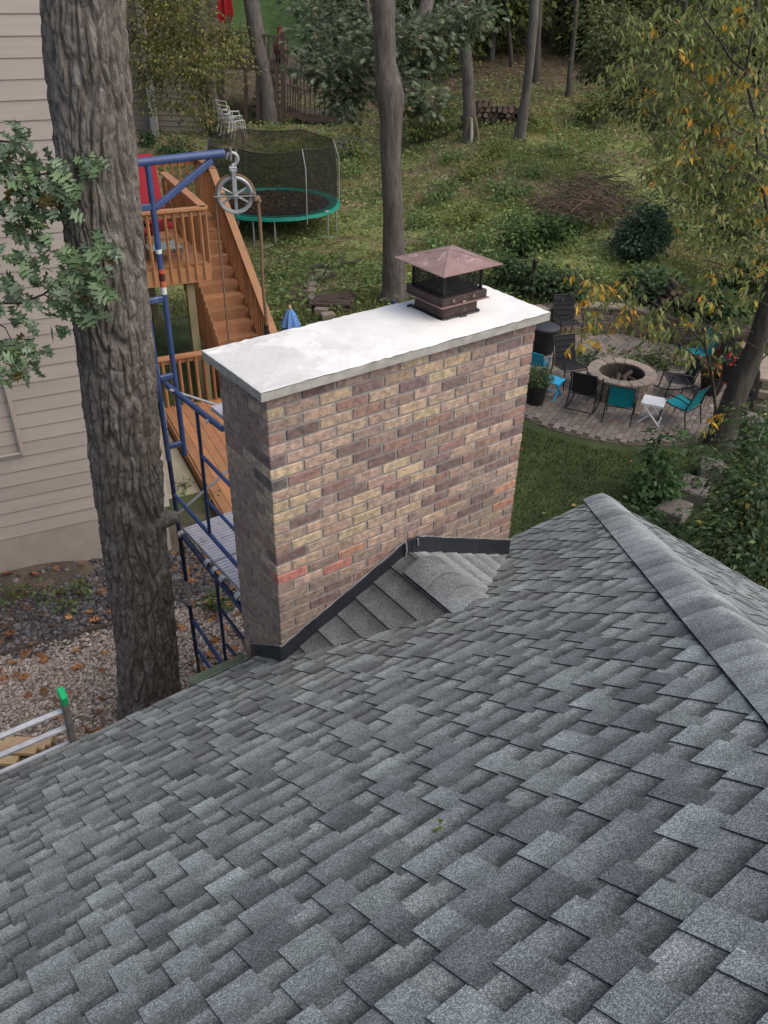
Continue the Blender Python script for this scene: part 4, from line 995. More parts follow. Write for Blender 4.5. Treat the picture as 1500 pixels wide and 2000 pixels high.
def trunk_mesh(path, rad, ns=20, step=.12, amp=.06, freq=9):
    P = np.array(path, float); R_ = np.array(rad, float)
    dl = np.concatenate([[0], np.cumsum(np.linalg.norm(np.diff(P, axis=0), axis=1))]); n = max(4, int(dl[-1]/step)); s = np.linspace(0, dl[-1], n)
    # smooth the corners of the path a little
    Q = np.stack([np.interp(s, dl, P[:, i]) for i in range(3)], 1); rr = np.interp(s, dl, R_)
    for _ in range(3): Q[1:-1] = (Q[:-2]+2*Q[1:-1]+Q[2:])/4
    T = np.gradient(Q, axis=0); T /= np.linalg.norm(T, axis=1)[:, None]
    a = np.arange(ns)*2*pi/ns
    X = np.cross(T, np.array([.3, 1, .0])); X /= np.linalg.norm(X, axis=1)[:, None]; Y = np.cross(T, X)
    A, SS = np.meshgrid(a, s)
    ridged = np.abs(vn(A/(2*pi)*freq*2, SS*2.2+A*.5, freq*2)-.5)*2
    disp = 1+amp*(vn(A/(2*pi)*freq, SS*3.0, freq)-.5)*1.6-amp*.8*(1-ridged)**3
    rr2 = rr[:, None]*disp
    V = Q[:, None]+X[:, None]*(np.cos(A)*rr2)[..., None]+Y[:, None]*(np.sin(A)*rr2)[..., None]
    i = (np.arange(n-1)[:, None]*ns+np.arange(ns)[None]); j = (np.arange(n-1)[:, None]*ns+(np.arange(ns)[None]+1) % ns)
    F = np.stack([i, j, j+ns, i+ns], -1).reshape(-1, 4)
    return V.reshape(-1, 3), F
def trunk(path, rad, mt, parent, origin, name='trunk', **k):
    V, F = trunk_mesh(path, rad, **k); return link(name, mesh_np(name, V-np.asarray(origin), F, MT[mt], smooth=True), parent)
def limbs(parent, origin, lst, mt, name='limb', ns=8):
    q = M(origin)
    for pts, r in lst: q.tube(pts, np.linspace(r[0], r[1], len(pts)), ns)
    return smooth_by_angle(q.build(name, MT[mt], parent), 60)
def wr(px, d): return px/FPX*d                       # metres across px pixels at depth d
def blob(x, y, rx, ry, d, n, depth=None):
    c = at(x, y, d); a, b = wr(rx, d), wr(ry, d); return (c, (max(a, .02), max(depth if depth else a, .02), max(b, .02)), n)

# ---------------------------------------------------------------- big oak trunk in front of the tan house
def big_oak():
    base = gp(293, 1392)
    t = thing('oak_tree', 'thick oak trunk with deeply furrowed bark rising past the roof edge', 'tree', base); O = base
    keys = [(296, 1415, 70), (293, 1380, 62), (287, 1250, 60), (266, 1080, 62.5), (245, 900, 70), (228, 700, 75), (210, 520, 76), (190, 330, 80), (170, 130, 83), (160, 0, 84), (150, -200, 88)]
    P = np.array([up(base, x, y) for x, y, r in keys]); dep = (P-CAM) @ fw
    R_ = np.array([r*d/FPX*.99 for (x, y, r), d in zip(keys, dep)]); P[0, 2] = base[2]-.35; R_[0] *= 1.15
    ns = 290; zs = np.arange(P[0, 2], P[-1, 2]+2.5, .0088)
    cx = np.interp(zs, P[:, 2], P[:, 0]); cy = np.interp(zs, P[:, 2], P[:, 1]); rr = np.interp(zs, P[:, 2], R_)
    ker = np.ones(61)/61
    sm_ = lambda v: np.convolve(np.pad(v, 30, 'edge'), ker, 'valid')
    cx, cy, rr = sm_(cx), sm_(cy), sm_(rr)
    a = np.arange(ns)*2*pi/ns; A, Z = np.meshgrid(a, zs)
    f = 22
    wob = .55*vn(A/(2*pi)*7, Z*1.4, 7)+.35*vn(A/(2*pi)*16, Z*3.4+9, 16)
    u = A/(2*pi)*f+wob*1.5+Z*.3
    # long plates split by furrows that wander and join: stretched cells with cracks between them
    def cells(f_, hz, sd, wx, wz):
        U = A/(2*pi)*f_+wx; Wz = Z/hz+wz; ui = np.floor(U).astype(int); wi = np.floor(Wz).astype(int)
        F1 = np.full(U.shape, 9.0); F2 = np.full(U.shape, 9.0); ID = np.zeros(U.shape)
        for a_ in (-1, 0, 1):
            for b_ in (-1, 0, 1):
                cu = ui+a_; cw = wi+b_; m_ = cu % f_
                r1 = _tab[(m_*7+sd) % 256, (cw*13+5) % 256]; r2_ = _tab[(m_*11+31+sd) % 256, (cw*5+97) % 256]
                d = (cu+.15+.7*r1-U)**2+(cw+.1+.8*r2_-Wz)**2
                new = d < F1; F2 = np.where(new, F1, np.minimum(F2, d)); ID = np.where(new, r1*3+r2_, ID); F1 = np.where(new, d, F1)
        return np.sqrt(F2)-np.sqrt(F1), ID
    wx = 1.5*vn(A/(2*pi)*6, Z*1.6, 6)+.7*vn(A/(2*pi)*18, Z*5, 18); wz = .9*vn(A/(2*pi)*9, Z*1.1, 9)
    g1_, id1 = cells(23, .46, 3, wx, wz); g2_, id2 = cells(46, .15, 11, wx*1.6, wz*2.4)
    h = sm(.0, .30, g1_)*(.80+.20*((id1*5.3) % 1))*(.66+.34*sm(0, .30, g2_))*(.90+.10*((id2*7.7) % 1))
    fine = vn(A/(2*pi)*90, Z*22, 90)
    big = vn(A/(2*pi)*5, Z*.9, 5)
    dep_ = .036
    r2 = rr[:, None]*(1+.05*(big-.5))-dep_*(1-h)+.010*(fine-.5)+.012*(vn(A/(2*pi)*40, Z*14, 40)-.5)
    V = np.stack([cx[:, None]+np.cos(A)*r2, cy[:, None]+np.sin(A)*r2, Z], -1).reshape(-1, 3)-O
    n = len(zs); i = np.arange(n-1)[:, None]*ns+np.arange(ns)[None]; j = np.arange(n-1)[:, None]*ns+(np.arange(ns)[None]+1) % ns
    F = np.stack([i, j, j+ns, i+ns], -1).reshape(-1, 4)
    link('trunk', mesh_np('trunk', V, F, MT['bark'], smooth=True), t)
    # knot where a branch was cut, towards the scaffold
    kp = up(base, 330, 1012); q = M(O); q.tube([kp+np.array([-.10, .06, -.03]), kp+np.array([0, 0, 0]), kp+np.array([.06, -.03, .01])], [.085, .062, .045], 10); smooth_by_angle(q.build('branch_stub', MT['bark'], t))
    # crown high above the frame
    top = P[-1]
    foliage('crown', [((top[0]-.6, top[1]+3.6, 10.0), (3.2, 3.0, 2.2), 1800)], .17, .55, G_OAK, t, O, per=26, spray=.3)
    return base
big_oak()

# oak branch hanging into the picture from the left, leaf by leaf
def oak_branch():
    d0 = 4.9
    t = thing('oak_branch', 'drooping oak branch with lobed green leaves in front of the trunk at the left edge', 'branch', at(0, 450, d0)); O = np.array(t.location)
    tw = []
    def twig(pts, r0, r1): tw.append(([at(x, y, d) for x, y, d in pts], (r0, r1))); return pts
    T = [twig([(-160, 300, 5.0), (-40, 330, 4.95), (60, 345, 4.9), (130, 330, 4.85), (190, 312, 4.8)], .012, .003),
         twig([(-160, 620, 5.1), (-40, 592, 5.0), (40, 592, 4.9), (85, 575, 4.85), (120, 548, 4.8), (160, 500, 4.75), (215, 485, 4.7)], .010, .003),
         twig([(-100, 300, 5.1), (0, 275, 5.0), (40, 280, 5.0), (60, 300, 4.95)], .008, .003),
         twig([(0, 395, 5.1), (50, 420, 5.0), (70, 470, 4.95)], .006, .002), twig([(60, 345, 4.9), (90, 400, 4.85), (130, 420, 4.8)], .005, .002),
         twig([(85, 575, 4.85), (130, 600, 4.8), (160, 610, 4.78)], .004, .002), twig([(-60, 600, 5.0), (10, 640, 4.9), (30, 680, 4.9), (40, 700, 4.85)], .005, .002), twig([(-40, 560, 5), (20, 560, 4.9), (50, 590, 4.85)], .005, .002),
         twig([(-120, 690, 5.0), (-20, 680, 4.95), (40, 672, 4.9), (75, 690, 4.85)], .006, .002), twig([(120, 548, 4.8), (170, 555, 4.75), (205, 565, 4.7)], .004, .002), twig([(130, 330, 4.85), (150, 370, 4.8), (165, 400, 4.75)], .004, .002)]
    limbs(t, O, tw, 'bark_dark', 'twig', 6)
    tk = bpy.data.objects['oak_tree'].location
    limbs(t, O, [([np.array([tk[0]+.1, tk[1]+.0, 4.3]), at(-60, -420, 6.0), at(-230, -260, 5.7), at(-300, 60, 5.3), at(-240, 240, 5.1), at(-150, 300, 5.0)], (.075, .014)), ([at(-300, 60, 5.3), at(-270, 400, 5.2), at(-200, 590, 5.1), at(-150, 622, 5.1)], (.02, .011)), ([at(-230, 560, 5.15), at(-180, 660, 5.05), at(-115, 690, 5.0)], (.014, .007)), ([at(-260, 200, 5.15), at(-170, 280, 5.1), at(-95, 300, 5.1)], (.012, .008))], 'bark_dark', 'limb', 8)
    C = []
    for (x, y, rx, ry, n) in ((20, 270, 45, 30, 26), (20, 330, 55, 40, 52), (80, 350, 55, 45, 56), (140, 335, 45, 32, 46), (178, 312, 28, 22, 14), (120, 395, 42, 34, 34), (40, 410, 45, 40, 40), (60, 460, 34, 30, 24), (70, 500, 40, 26, 12),
                              (70, 530, 30, 28, 16), (150, 500, 40, 26, 24), (205, 492, 26, 18, 14), (150, 560, 50, 34, 38), (190, 560, 34, 30, 20), (165, 610, 36, 26, 18), (110, 590, 40, 30, 12), (30, 590, 40, 26, 12), (40, 630, 22, 20, 8),
                              (35, 690, 48, 28, 34), (25, 735, 24, 24, 12), (10, 560, 16, 24, 8), (125, 640, 20, 14, 6)):
        for _ in range(n):
            a = rs.random()*2*pi; r = sqrt(rs.random()); C.append(at(x+rx*r*cos(a), y+ry*r*sin(a), 4.9-.0009*(x)+rs.gauss(0, .14)))
    C = np.array(C); C = np.concatenate([C, C[::3]+RNG.normal(size=C[::3].shape)*.05]); n = len(C); out = unit(n)*.8+rt*.35-np.array([0, 0, .75]); out /= np.linalg.norm(out, axis=1)[:, None]
    N_ = np.array([0, 0, 1.0])-fw*.35+.75*unit(n); N_ /= np.linalg.norm(N_, axis=1)[:, None]
    L = .098*(.65+.6*RNG.random(n)); col = palette(n, [(.17, .25, .125), (.21, .29, .175), (.245, .315, .21), (.125, .195, .09)], jit=.2)
    br = RNG.random(n) < .05; col[br] = np.array([.16, .12, .04])
    C = C-out*(L*.4)[:, None]
    dep = (C-CAM) @ fw; pxs = 750+FPX*((C-CAM) @ rt)/dep; order = np.argsort(dep+1.5*(pxs < -5)); one = order[:290]; rest = order[290:]
    base_me = []
    for v in range(4):
        V, F, _ = lobed(np.zeros((1, 3)), np.ones(1), np.array([[0, 1.0, 0]]), np.array([[0, 0, 1.0]]), np.ones((1, 3)), curl=.1+.22*v)
        V[:, 0] *= .85+.1*v; base_me.append(mesh_np('oak_leaf', V, F, MT['leaf']))
    for k, i in enumerate(one):
        y = out[i]; z = N_[i]-y*(N_[i] @ y); z /= np.linalg.norm(z); x = np.cross(y, z)
        q = Matrix(((x[0], y[0], z[0]), (x[1], y[1], z[1]), (x[2], y[2], z[2]))).to_quaternion()
        link('leaf', base_me[k % 4], t, C[i]-O, q, (L[i],)*3, col[i])
    V, F, T_ = lobed(C[rest], L[rest], out[rest], N_[rest], col[rest]); tag(link('more_leaves', mesh_np('more_leaves', V-O, F, MT['leaf'], T_), t), kind='stuff')
oak_branch()

# ---------------------------------------------------------------- trees further off
def tree(name, label, keys, mt, fol, cat='tree', group=None, depth=None, L=.10, Wr=.5, cols=G_OAK, w=None, limb=(), lobes=False, ns=16, per=22, spray=.2, amp=.09, flare=1.35, clump=.22):
    """keys: pixel centre line (x, y, half width) from the base up; fol: blobs"""
    b = gp(keys[0][0], keys[0][1]); t = thing(name, label, cat, b, 0, group)
    P = [up(b, x, y) for x, y, r in keys]; dp = [(p-CAM) @ fw for p in P]; R_ = [r/FPX*d for (x, y, r), d in zip(keys, dp)]
    P = [P[0]-np.array([0, 0, .3])]+P; R_ = [R_[0]*flare]+R_
    trunk(P, R_, mt, t, b, ns=ns, step=.14, amp=amp)
    if limb: limbs(t, b, [([at(x, y, dp[0]+dd) if dd is not None else up(b, x, y) for x, y, dd in pts], r) for pts, r in limb], mt)
    if fol: foliage('crown', fol, L, Wr, cols, t, b, w, lobes=lobes, per=per, spray=spray, clump=clump)
    return t, b
dC = float((gp(770, 585)-CAM) @ fw)
d1 = dC-.6
tree('oak_tree', 'grey trunked oak with forked top in the middle of the yard behind the chimney', [(770, 588, 30), (769, 560, 23), (768, 430, 21), (763, 300, 20), (764, 230, 23), (762, 185, 27), (752, 120, 20), (748, 0, 24), (745, -200, 22)], 'bark2',
     [blob(650, 90, 70, 60, d1-.3, 620), blob(625, 130, 50, 34, d1-1, 330), blob(690, 160, 60, 55, d1-.8, 650), blob(668, 205, 26, 22, d1-1, 130), blob(760, 80, 50, 60, d1-1.2, 380), blob(810, 60, 60, 50, d1-.5, 480), blob(765, 150, 40, 14, d1-1.4, 120), blob(822, 190, 26, 24, d1-1.2, 150), blob(830, 195, 30, 34, d1-.8, 300), blob(860, 60, 60, 40, d1, 420), blob(925, 35, 34, 26, d1-.3, 260), blob(700, 30, 90, 50, d1+.5, 700), blob(600, 20, 50, 30, d1+.6, 160), blob(830, 130, 40, 30, d1+.3, 250)],
     cols=G_GREY, w=[3, 3, 2, 2, .5], L=.17, lobes=True, per=16, spray=.19, clump=.3,
     limb=[([(772, 200, 0), (800, 160, -.1), (815, 90, -.2), (835, 0, -.3), (850, -150, -.4)], (.24, .12)), ([(765, 210, -.1), (745, 175, -.4), (740, 150, -.6)], (.08, .05)), ([(735, 70, -.2), (718, 20, -.5), (715, -60, -.6)], (.06, .035)), ([(778, 205, -.2), (795, 190, -.4), (800, 175, -.5)], (.05, .03)), ([(818, 80, -.2), (860, 25, .2), (895, 0, .3)], (.05, .03))], ns=28)
tree('maple_tree', 'slender pale trunk with cut sticks leaning against its foot beside the woodpile', [(918, 275, 15), (916, 200, 12), (911, 120, 12.5), (905, 60, 12), (900, 0, 12), (890, -150, 11)], 'bark2', [blob(915, 20, 50, 30, 27, 500), blob(890, 60, 26, 22, 27, 200), blob(925, -60, 120, 60, 27, 1800)], cols=G_GREY, L=.16, per=18, spray=.2, limb=[([(906, 70, 0), (880, 20, 0), (878, -60, 0)], (.10, .05))])
tree('maple_tree', 'thin leaning bare trunk just right of the woodpile on the hillside', [(1014, 272, 12), (1025, 200, 9), (1035, 120, 9), (1042, 40, 9.5), (1046, -120, 9)], 'bark2', [blob(1040, -140, 120, 70, 28, 1600)], cols=G_WOOD, L=.16)
tree('maple_tree', 'dark straight trunk just behind the leaning bare trunk', [(1047, 160, 9), (1049, 80, 7.5), (1052, 0, 8), (1055, -100, 8)], 'bark_dark', [blob(1060, -110, 120, 60, 40, 1500)], cols=G_WOOD, L=.2)
tree('maple_tree', 'slim dark trunk at the edge of the brown leaf slope', [(1110, 190, 6), (1114, 130, 5), (1122, 60, 5), (1130, -60, 5)], 'bark_dark', [blob(1130, -90, 100, 60, 38, 1200), blob(1115, 60, 30, 40, 38, 250)], cols=G_WOOD, L=.18)
tree('oak_tree', 'leaning grey trunk in front of the far brown deck and staircase', [(528, 240, 20), (525, 190, 17), (512, 120, 17), (500, 60, 16), (490, 0, 15), (480, -120, 14)], 'bark2', [blob(480, -110, 150, 60, 31, 2200), blob(600, -10, 60, 20, 31, 200)], cols=G_GREY, L=.17, limb=[([(505, 110, 0), (480, 85, -.6), (452, 70, -1.0)], (.12, .06))])
# yellowing shrubby tree at the left, in front of the far house
tree('box_elder_tree', 'yellowing bushy tree with dark forked trunk between the tan garage and the far deck', [(428, 265, 17), (420, 215, 14), (408, 170, 12), (395, 130, 10), (388, 60, 8), (385, -60, 7)], 'bark_dark',
     [blob(300, 40, 70, 60, 27, 1500), blob(380, 60, 80, 60, 26.5, 1700), blob(450, 70, 34, 26, 26.5, 260), blob(310, 120, 60, 50, 26.5, 1100), blob(390, 130, 70, 50, 26, 1100), blob(450, 105, 34, 20, 26, 200), blob(360, 190, 45, 40, 26, 420), blob(285, 190, 34, 40, 27, 330), blob(400, 225, 50, 26, 26, 260), blob(340, -10, 80, 50, 27, 1200), blob(270, -40, 120, 60, 27, 1500), blob(470, 140, 26, 12, 26, 60)],
     cols=G_YEL, w=[2, 3, 1.4, 3, 1], L=.13, per=14, spray=.24, clump=.3, limb=[([(412, 180, 0), (430, 120, 0), (445, 60, 0), (450, -40, 0)], (.17, .07)), ([(403, 160, 0), (370, 110, 0), (340, 60, 0)], (.1, .05))])
tree('young_tree', 'thin dark sapling beside the yellowing bushy tree', [(405, 262, 4), (395, 220, 4), (385, 170, 4), (378, 120, 3)], 'bark_dark', [blob(378, 130, 26, 30, 26, 120)], cols=G_YEL, L=.12)
# woods up the slope
LMK = [('pale trunk with leaning poles', 915, 170), ('leaning bare trunk', 1030, 150), ('woodpile', 972, 225), ('far brown deck', 500, 120), ('forked middle trunk', 766, 300), ('brush pile', 1150, 400), ('trampoline', 545, 350), ('round dark bush', 1262, 450), ('tall olive bush', 1230, 110), ('locust foliage', 1420, 200), ('chimney cowl', 880, 530), ('tan garage', 320, 200), ('yellowing tree', 390, 90), ('garden torch', 1043, 540), ('blue umbrella', 567, 620), ('brown leaf slope', 1110, 210), ('patio wall', 1170, 590)]
USED = set()
def place(kind, x, y):
    c = sorted(LMK, key=lambda l: hypot_(l[1]-x, l[2]-y))
    for n_, (nm, lx, ly) in enumerate(c):
        dx, dy = x-lx, y-ly; r = hypot_(dx, dy)
        if abs(dx) > 1.8*abs(dy): w = 'right of' if dx > 0 else 'left of'
        elif abs(dy) > 1.8*abs(dx): w = 'in front of' if dy > 0 else 'behind'
        else: w = ('in front and to the right of' if dx > 0 else 'in front and to the left of') if dy > 0 else ('behind and right of' if dx > 0 else 'behind and left of')
        s_ = '%s %s%s the %s' % (kind, 'just ' if r < 70 else '' if r < 150 else 'well ', w, nm)
        if s_ not in USED: USED.add(s_); return s_
hypot_ = math.hypot
wl_ = [(275, -10, 7, 46), (340, 30, 6, 50), (680, 100, 6, 44), (700, 50, 8, 48), (840, 90, 7, 42), (868, 130, 5, 36), (960, 120, 6, 38), (980, 60, 9, 46), (1000, 130, 5, 36), (1078, 90, 7, 42), (1090, 30, 9, 50), (1150, 100, 6, 40), (1185, 60, 8, 44), (1215, 140, 6, 34), (1260, 110, 7, 36), (1300, 60, 8, 42), (1345, 150, 7, 33), (1390, 90, 8, 38), (1440, 120, 8, 36), (1490, 170, 8, 30), (730, 70, 6, 46), (1560, 120, 9, 36), (930, 60, 8, 46), (800, 40, 8, 50)]
for i, (x, y, hw, d) in enumerate(wl_):
    lean = rs.uniform(-18, 18); b = gp(x, y); d = float((b-CAM) @ fw)
    fl = [blob(x+rs.uniform(-30, 30), y-hw*3-rs.uniform(40, 160), rs.uniform(50, 90), rs.uniform(40, 60), d, 650) for _ in range(3)]+[(b+np.array([0, 0, rs.uniform(8, 11)]), (3.0, 3.0, 2.4), 600)]
    tree('forest_tree', place('shady wood trunk', x, y), [(x, y, hw*.95), (x+lean*.3, y-60, hw*.8), (x+lean, y-220, hw*.75), (x+lean*2, y-520, hw*.5)], 'bark_dark' if i % 3 else 'bark2', fl, cols=G_WOOD if i % 3 else [(.10, .12, .025), (.14, .14, .03), (.07, .09, .02)], L=.30, Wr=.6, per=18, spray=.45, ns=10, group='trees of the dark wood on the hillside')
# the mass of the wood beyond
def far_wood():
    bl = []
    for i in range(46):
        tt = rs.uniform(-60, 70); s = rs.uniform(62, 95); c = CAM+HD*s+RD*tt; z = gz(c)
        if -22 < tt < -6 and s < 90 and rs.random() < .75: continue
        bl.append(((c[0], c[1], z+rs.uniform(1.5, 9)), (5.5, 5.5, 4.5), 1500))
    o = foliage('distant_wood', bl, .55, .7, G_WOOD+[(.11, .12, .03), (.16, .13, .03)], None, (0, 0, 0), per=30, spray=.8)
    tag(o, 'dark leafy mass of the wood on top of the hill', None, None, 'stuff')
far_wood()

# right foreground tree with yellowing drooping leaves
def right_tree():
    b = onz(1408, 868, -5.0); 
    t = thing('locust_tree', 'leaning tree at the right with narrow green leaves turning orange', 'tree', b); O = b
    keys = [(1408, 885, 34), (1410, 850, 28), (1440, 760, 22), (1472, 690, 20), (1496, 610, 19), (1525, 520, 17), (1548, 420, 16), (1565, 250, 14), (1580, 0, 12), (1590, -300, 10)]
    P = [up(b, x, y) for x, y, r in keys]; R_ = [r/FPX*((p-CAM) @ fw) for (x, y, r), p in zip(keys, P)]
    trunk(P, R_, 'bark_dark', t, O, ns=26, amp=.12)
    d = 12.5
    L_ = []
    def br(pts, r0, r1): L_.append(([at(x, y, q) for x, y, q in pts], (r0, r1)))
    br([(1535, 470, 14.6), (1500, 420, 14), (1482, 330, 13), (1475, 230, 12.4), (1455, 150, 12), (1470, 60, 11.6)], .034, .016)
    br([(1540, 440, 14.6), (1505, 300, 13.4), (1480, 180, 12.6), (1470, 150, 12.3)], .034, .016)
    br([(1470, 150, 12), (1430, 118, 12), (1410, 85, 12), (1370, 30, 12), (1360, -20, 12)], .022, .010)
    br([(1476, 300, 13), (1420, 330, 12.6), (1360, 300, 12.4), (1290, 235, 12.3)], .016, .006); br([(1485, 400, 13.4), (1400, 440, 12.8), (1330, 400, 12.5), (1270, 360, 12.4)], .016, .006)
    br([(1512, 560, 14.6), (1420, 520, 13), (1350, 500, 12.6)], .018, .006); br([(1480, 350, 13), (1440, 330, 12.6), (1400, 250, 12.2)], .014, .006)
    # thin stem of its own root going up through the patio view, with the low orange spray
    br([(1390, 868, 15.6), (1398, 800, 14.8), (1392, 750, 14.2), (1385, 705, 13.6), (1375, 670, 13.2), (1345, 640, 13), (1310, 640, 12.9)], .035, .012)
    br([(1385, 712, 13.6), (1350, 690, 13.3), (1310, 655, 13.1), (1280, 625, 12.9), (1235, 600, 12.8), (1200, 570, 12.6)], .016, .005)
    br([(1378, 680, 13.3), (1375, 640, 13.1), (1380, 600, 13)], .012, .005); br([(1310, 655, 13.1), (1250, 650, 12.9), (1180, 640, 12.7)], .010, .004); br([(1470, 720, 14.8), (1500, 690, 14.5)], .02, .01)
    limbs(t, O, L_, 'bark_dark', 'branch', 7)
    G = G_ASH; fol = []
    spec = [(1300, 40, 90, 40, 420, .04), (1250, 110, 70, 40, 300, .02), (1400, 40, 90, 60, 560, .10), (1470, 60, 60, 60, 420, .12), (1330, 130, 70, 45, 360, .10), (1410, 150, 70, 50, 430, .30), (1470, 180, 50, 60, 330, .25), (1310, 200, 60, 34, 300, .22), (1270, 190, 34, 24, 120, .4), (1380, 210, 60, 40, 330, .26), (1450, 260, 60, 50, 380, .22), (1340, 270, 70, 36, 330, .14), (1400, 310, 70, 40, 360, .18), (1470, 330, 50, 50, 300, .26), (1330, 340, 60, 28, 240, .08), (1280, 330, 40, 26, 110, .06), (1400, 380, 70, 36, 330, .10), (1460, 420, 56, 50, 330, .10), (1350, 430, 50, 30, 160, .05), (1420, 500, 60, 40, 280, .12), (1470, 560, 50, 50, 260, .10), (1390, 560, 50, 40, 190, .14), (1345, 600, 50, 34, 150, .12), (1430, 640, 40, 26, 130, .05),
            (1200, 556, 46, 26, 130, .6), (1165, 590, 34, 24, 100, .65), (1240, 600, 46, 22, 100, .30), (1190, 632, 40, 18, 70, .45), (1145, 660, 22, 20, 60, .45), (1265, 640, 36, 22, 80, .28), (1300, 625, 40, 26, 120, .22), (1330, 690, 40, 20, 80, .15), (1370, 650, 40, 26, 110, .12), (1390, 820, 30, 20, 60, .45), (1160, 560, 26, 14, 44, .5), (1130, 530, 16, 10, 20, .3)]
    C = []; Dv = []; col = []; tq = M(O)
    for (x, y, rx, ry, n, org) in spec:
        n = int(n*.54); org *= .6 if y < 520 else .85; k = max(3, n//9); tc = []
        dd = 12.6+(y-300)*.0012
        for _ in range(k):
            a = rs.random()*2*pi; r = sqrt(rs.random()); tc.append((x+rx*r*cos(a), y+ry*r*sin(a), dd+rs.gauss(0, .45), rs.random() < org, rs.gauss(0, .25)))
        for (tx, ty, td, og, az) in tc:
            sg = -1 if az > 0 else 1; pp = [at(tx, ty, td)+rt*(cos(az)*f*.24-.10)*sg-np.array([0, 0, .10*f*f+.05*f if f > 0 else -.12*f]) for f in (-1.2, -.5, 0, .5, 1.0)]
            tq.tube(pp, [.006, .005, .004, .003, .002], 4, cap=False)
        for i in range(n):
            tx, ty, td, og, az = tc[i % k]; f = (i//k)/9
            # leaflets along a drooping rachis
            p = at(tx, ty, td)+rt*(cos(az)*f*.24-.10)*(-1 if az > 0 else 1)-np.array([0, 0, .10*f*f+.05*f])+np.array([rs.gauss(0, .035) for _ in range(3)])
            C.append(p); Dv.append(rt*rs.gauss(0, .55)+HD*rs.gauss(0, .4)+np.array([0, 0, -.75])); base_c = rs.choice(G_ORG) if og or rs.random() < org*.25 else rs.choice(G)
            j = rs.uniform(.75, 1.3); col.append([v*j for v in base_c])
    tag(tq.build('twigs', MT['bark_dark'], t), kind='stuff')
    C = np.array(C); Dv = np.array(Dv); Dv /= np.linalg.norm(Dv, axis=1)[:, None]; col = np.array(col); n = len(C)
    N_ = np.array([0, 0, .8])-fw*.5+.7*unit(n); N_ /= np.linalg.norm(N_, axis=1)[:, None]
    L = .132*(.65+.6*RNG.random(n))
    dep = (C-CAM) @ fw; order = np.argsort(dep); one = order[:280]; rest = order[280:]
    cr = None
    V, F, T_ = kite(C[rest], L[rest], L[rest]*.40, Dv[rest], N_[rest], col[rest], 'crown'); cr = link('crown', mesh_np('crown', V-O, F, MT['leaf'], T_), t); cr['kind'] = 'stuff'
    V1, F1, _ = kite(np.zeros((1, 3)), np.ones(1), np.array([.40]), np.array([[0, 1.0, 0]]), np.array([[0, 0, 1.0]]), np.ones((1, 3)), 'leaf'); me = mesh_np('locust_leaf', V1, F1, MT['leaf'])
    for i in one:
        y = Dv[i]; z = N_[i]-y*(N_[i] @ y); z /= np.linalg.norm(z); x = np.cross(y, z)
        q = Matrix(((x[0], y[0], z[0]), (x[1], y[1], z[1]), (x[2], y[2], z[2]))).to_quaternion()
        link('leaf', me, t, C[i]-O, q, (L[i],)*3, col[i])
    tp = P[-1]; foliage('high_crown', [((tp[0]+1.2, tp[1], 7.0), (2.6, 2.6, 1.8), 1400)], .14, .4, G_ASH, t, O, per=20, spray=.25)
right_tree()
# ---------------------------------------------------------------- shrubs
def shrub(name, label, blobs, cols, L=.09, Wr=.6, base=None, w=None, cat='bush', group=None, per=16, spray=.10, clump=.25, stems=True, lobes=False):
    b = base if base is not None else blobs[0][0]-np.array([0, 0, blobs[0][1][2]]); b = np.array([b[0], b[1], gz(b)])
    t = thing(name, label, cat, b, 0, group)
    foliage('foliage', blobs, L, Wr, cols, t, b, w, per=per, spray=spray, clump=clump, lobes=lobes)
    if stems:
        q = M(b)
        for k in range(5):
            c = np.array(blobs[k % len(blobs)][0])+np.array([rs.uniform(-.2, .2), rs.uniform(-.2, .2), 0]); q.tube([b-np.array([0, 0, .05]), (b+c)/2+np.array([rs.uniform(-.1, .1), rs.uniform(-.1, .1), 0]), c], [.016, .012, .006], 5)
        smooth_by_angle(q.build('stem', MT['bark_dark'], t))
    return t
def gblob(x, y, rx, ry, n, lift=.8, depth=None):
    """foliage mass standing on the ground where (x, y+ry) meets it"""
    b = gp(x, y+ry); d = float((b-CAM) @ fw); c = at(x, y, d); return (c, (wr(rx, d), depth or wr(rx, d), wr(ry, d)), n)
shrub('round_bush', 'round dark green bush on the slope above the patio wall', [gblob(1262, 450, 56, 60, 2600), gblob(1240, 480, 40, 40, 900), gblob(1290, 440, 34, 50, 700)], [(.028, .062, .035), (.04, .085, .045), (.055, .10, .055)], L=.10)
shrub('leafy_bush', 'bright green leafy bush beside the brush pile behind the chimney cap', [gblob(1070, 455, 50, 36, 1200), gblob(1020, 470, 40, 34, 800), gblob(1110, 440, 30, 24, 450)], [(.07, .125, .035), (.09, .15, .04), (.05, .095, .03)], L=.12)
shrub('leafy_bush', 'low green bush along the patio wall left of the torch', [gblob(1060, 545, 60, 34, 1500), gblob(1110, 560, 50, 30, 1100), gblob(1000, 530, 40, 30, 800)], G_DARK+[(.07, .11, .035)], L=.11)
shrub('hosta_bed', 'broad leaved green plants above the patio wall below the round bush', [gblob(1270, 555, 60, 26, 900), gblob(1320, 580, 50, 30, 800), gblob(1400, 600, 50, 40, 800), gblob(1440, 560, 50, 34, 700)], G_DARK+[(.075, .115, .04)], L=.17, Wr=.5, stems=False, cat='plants')
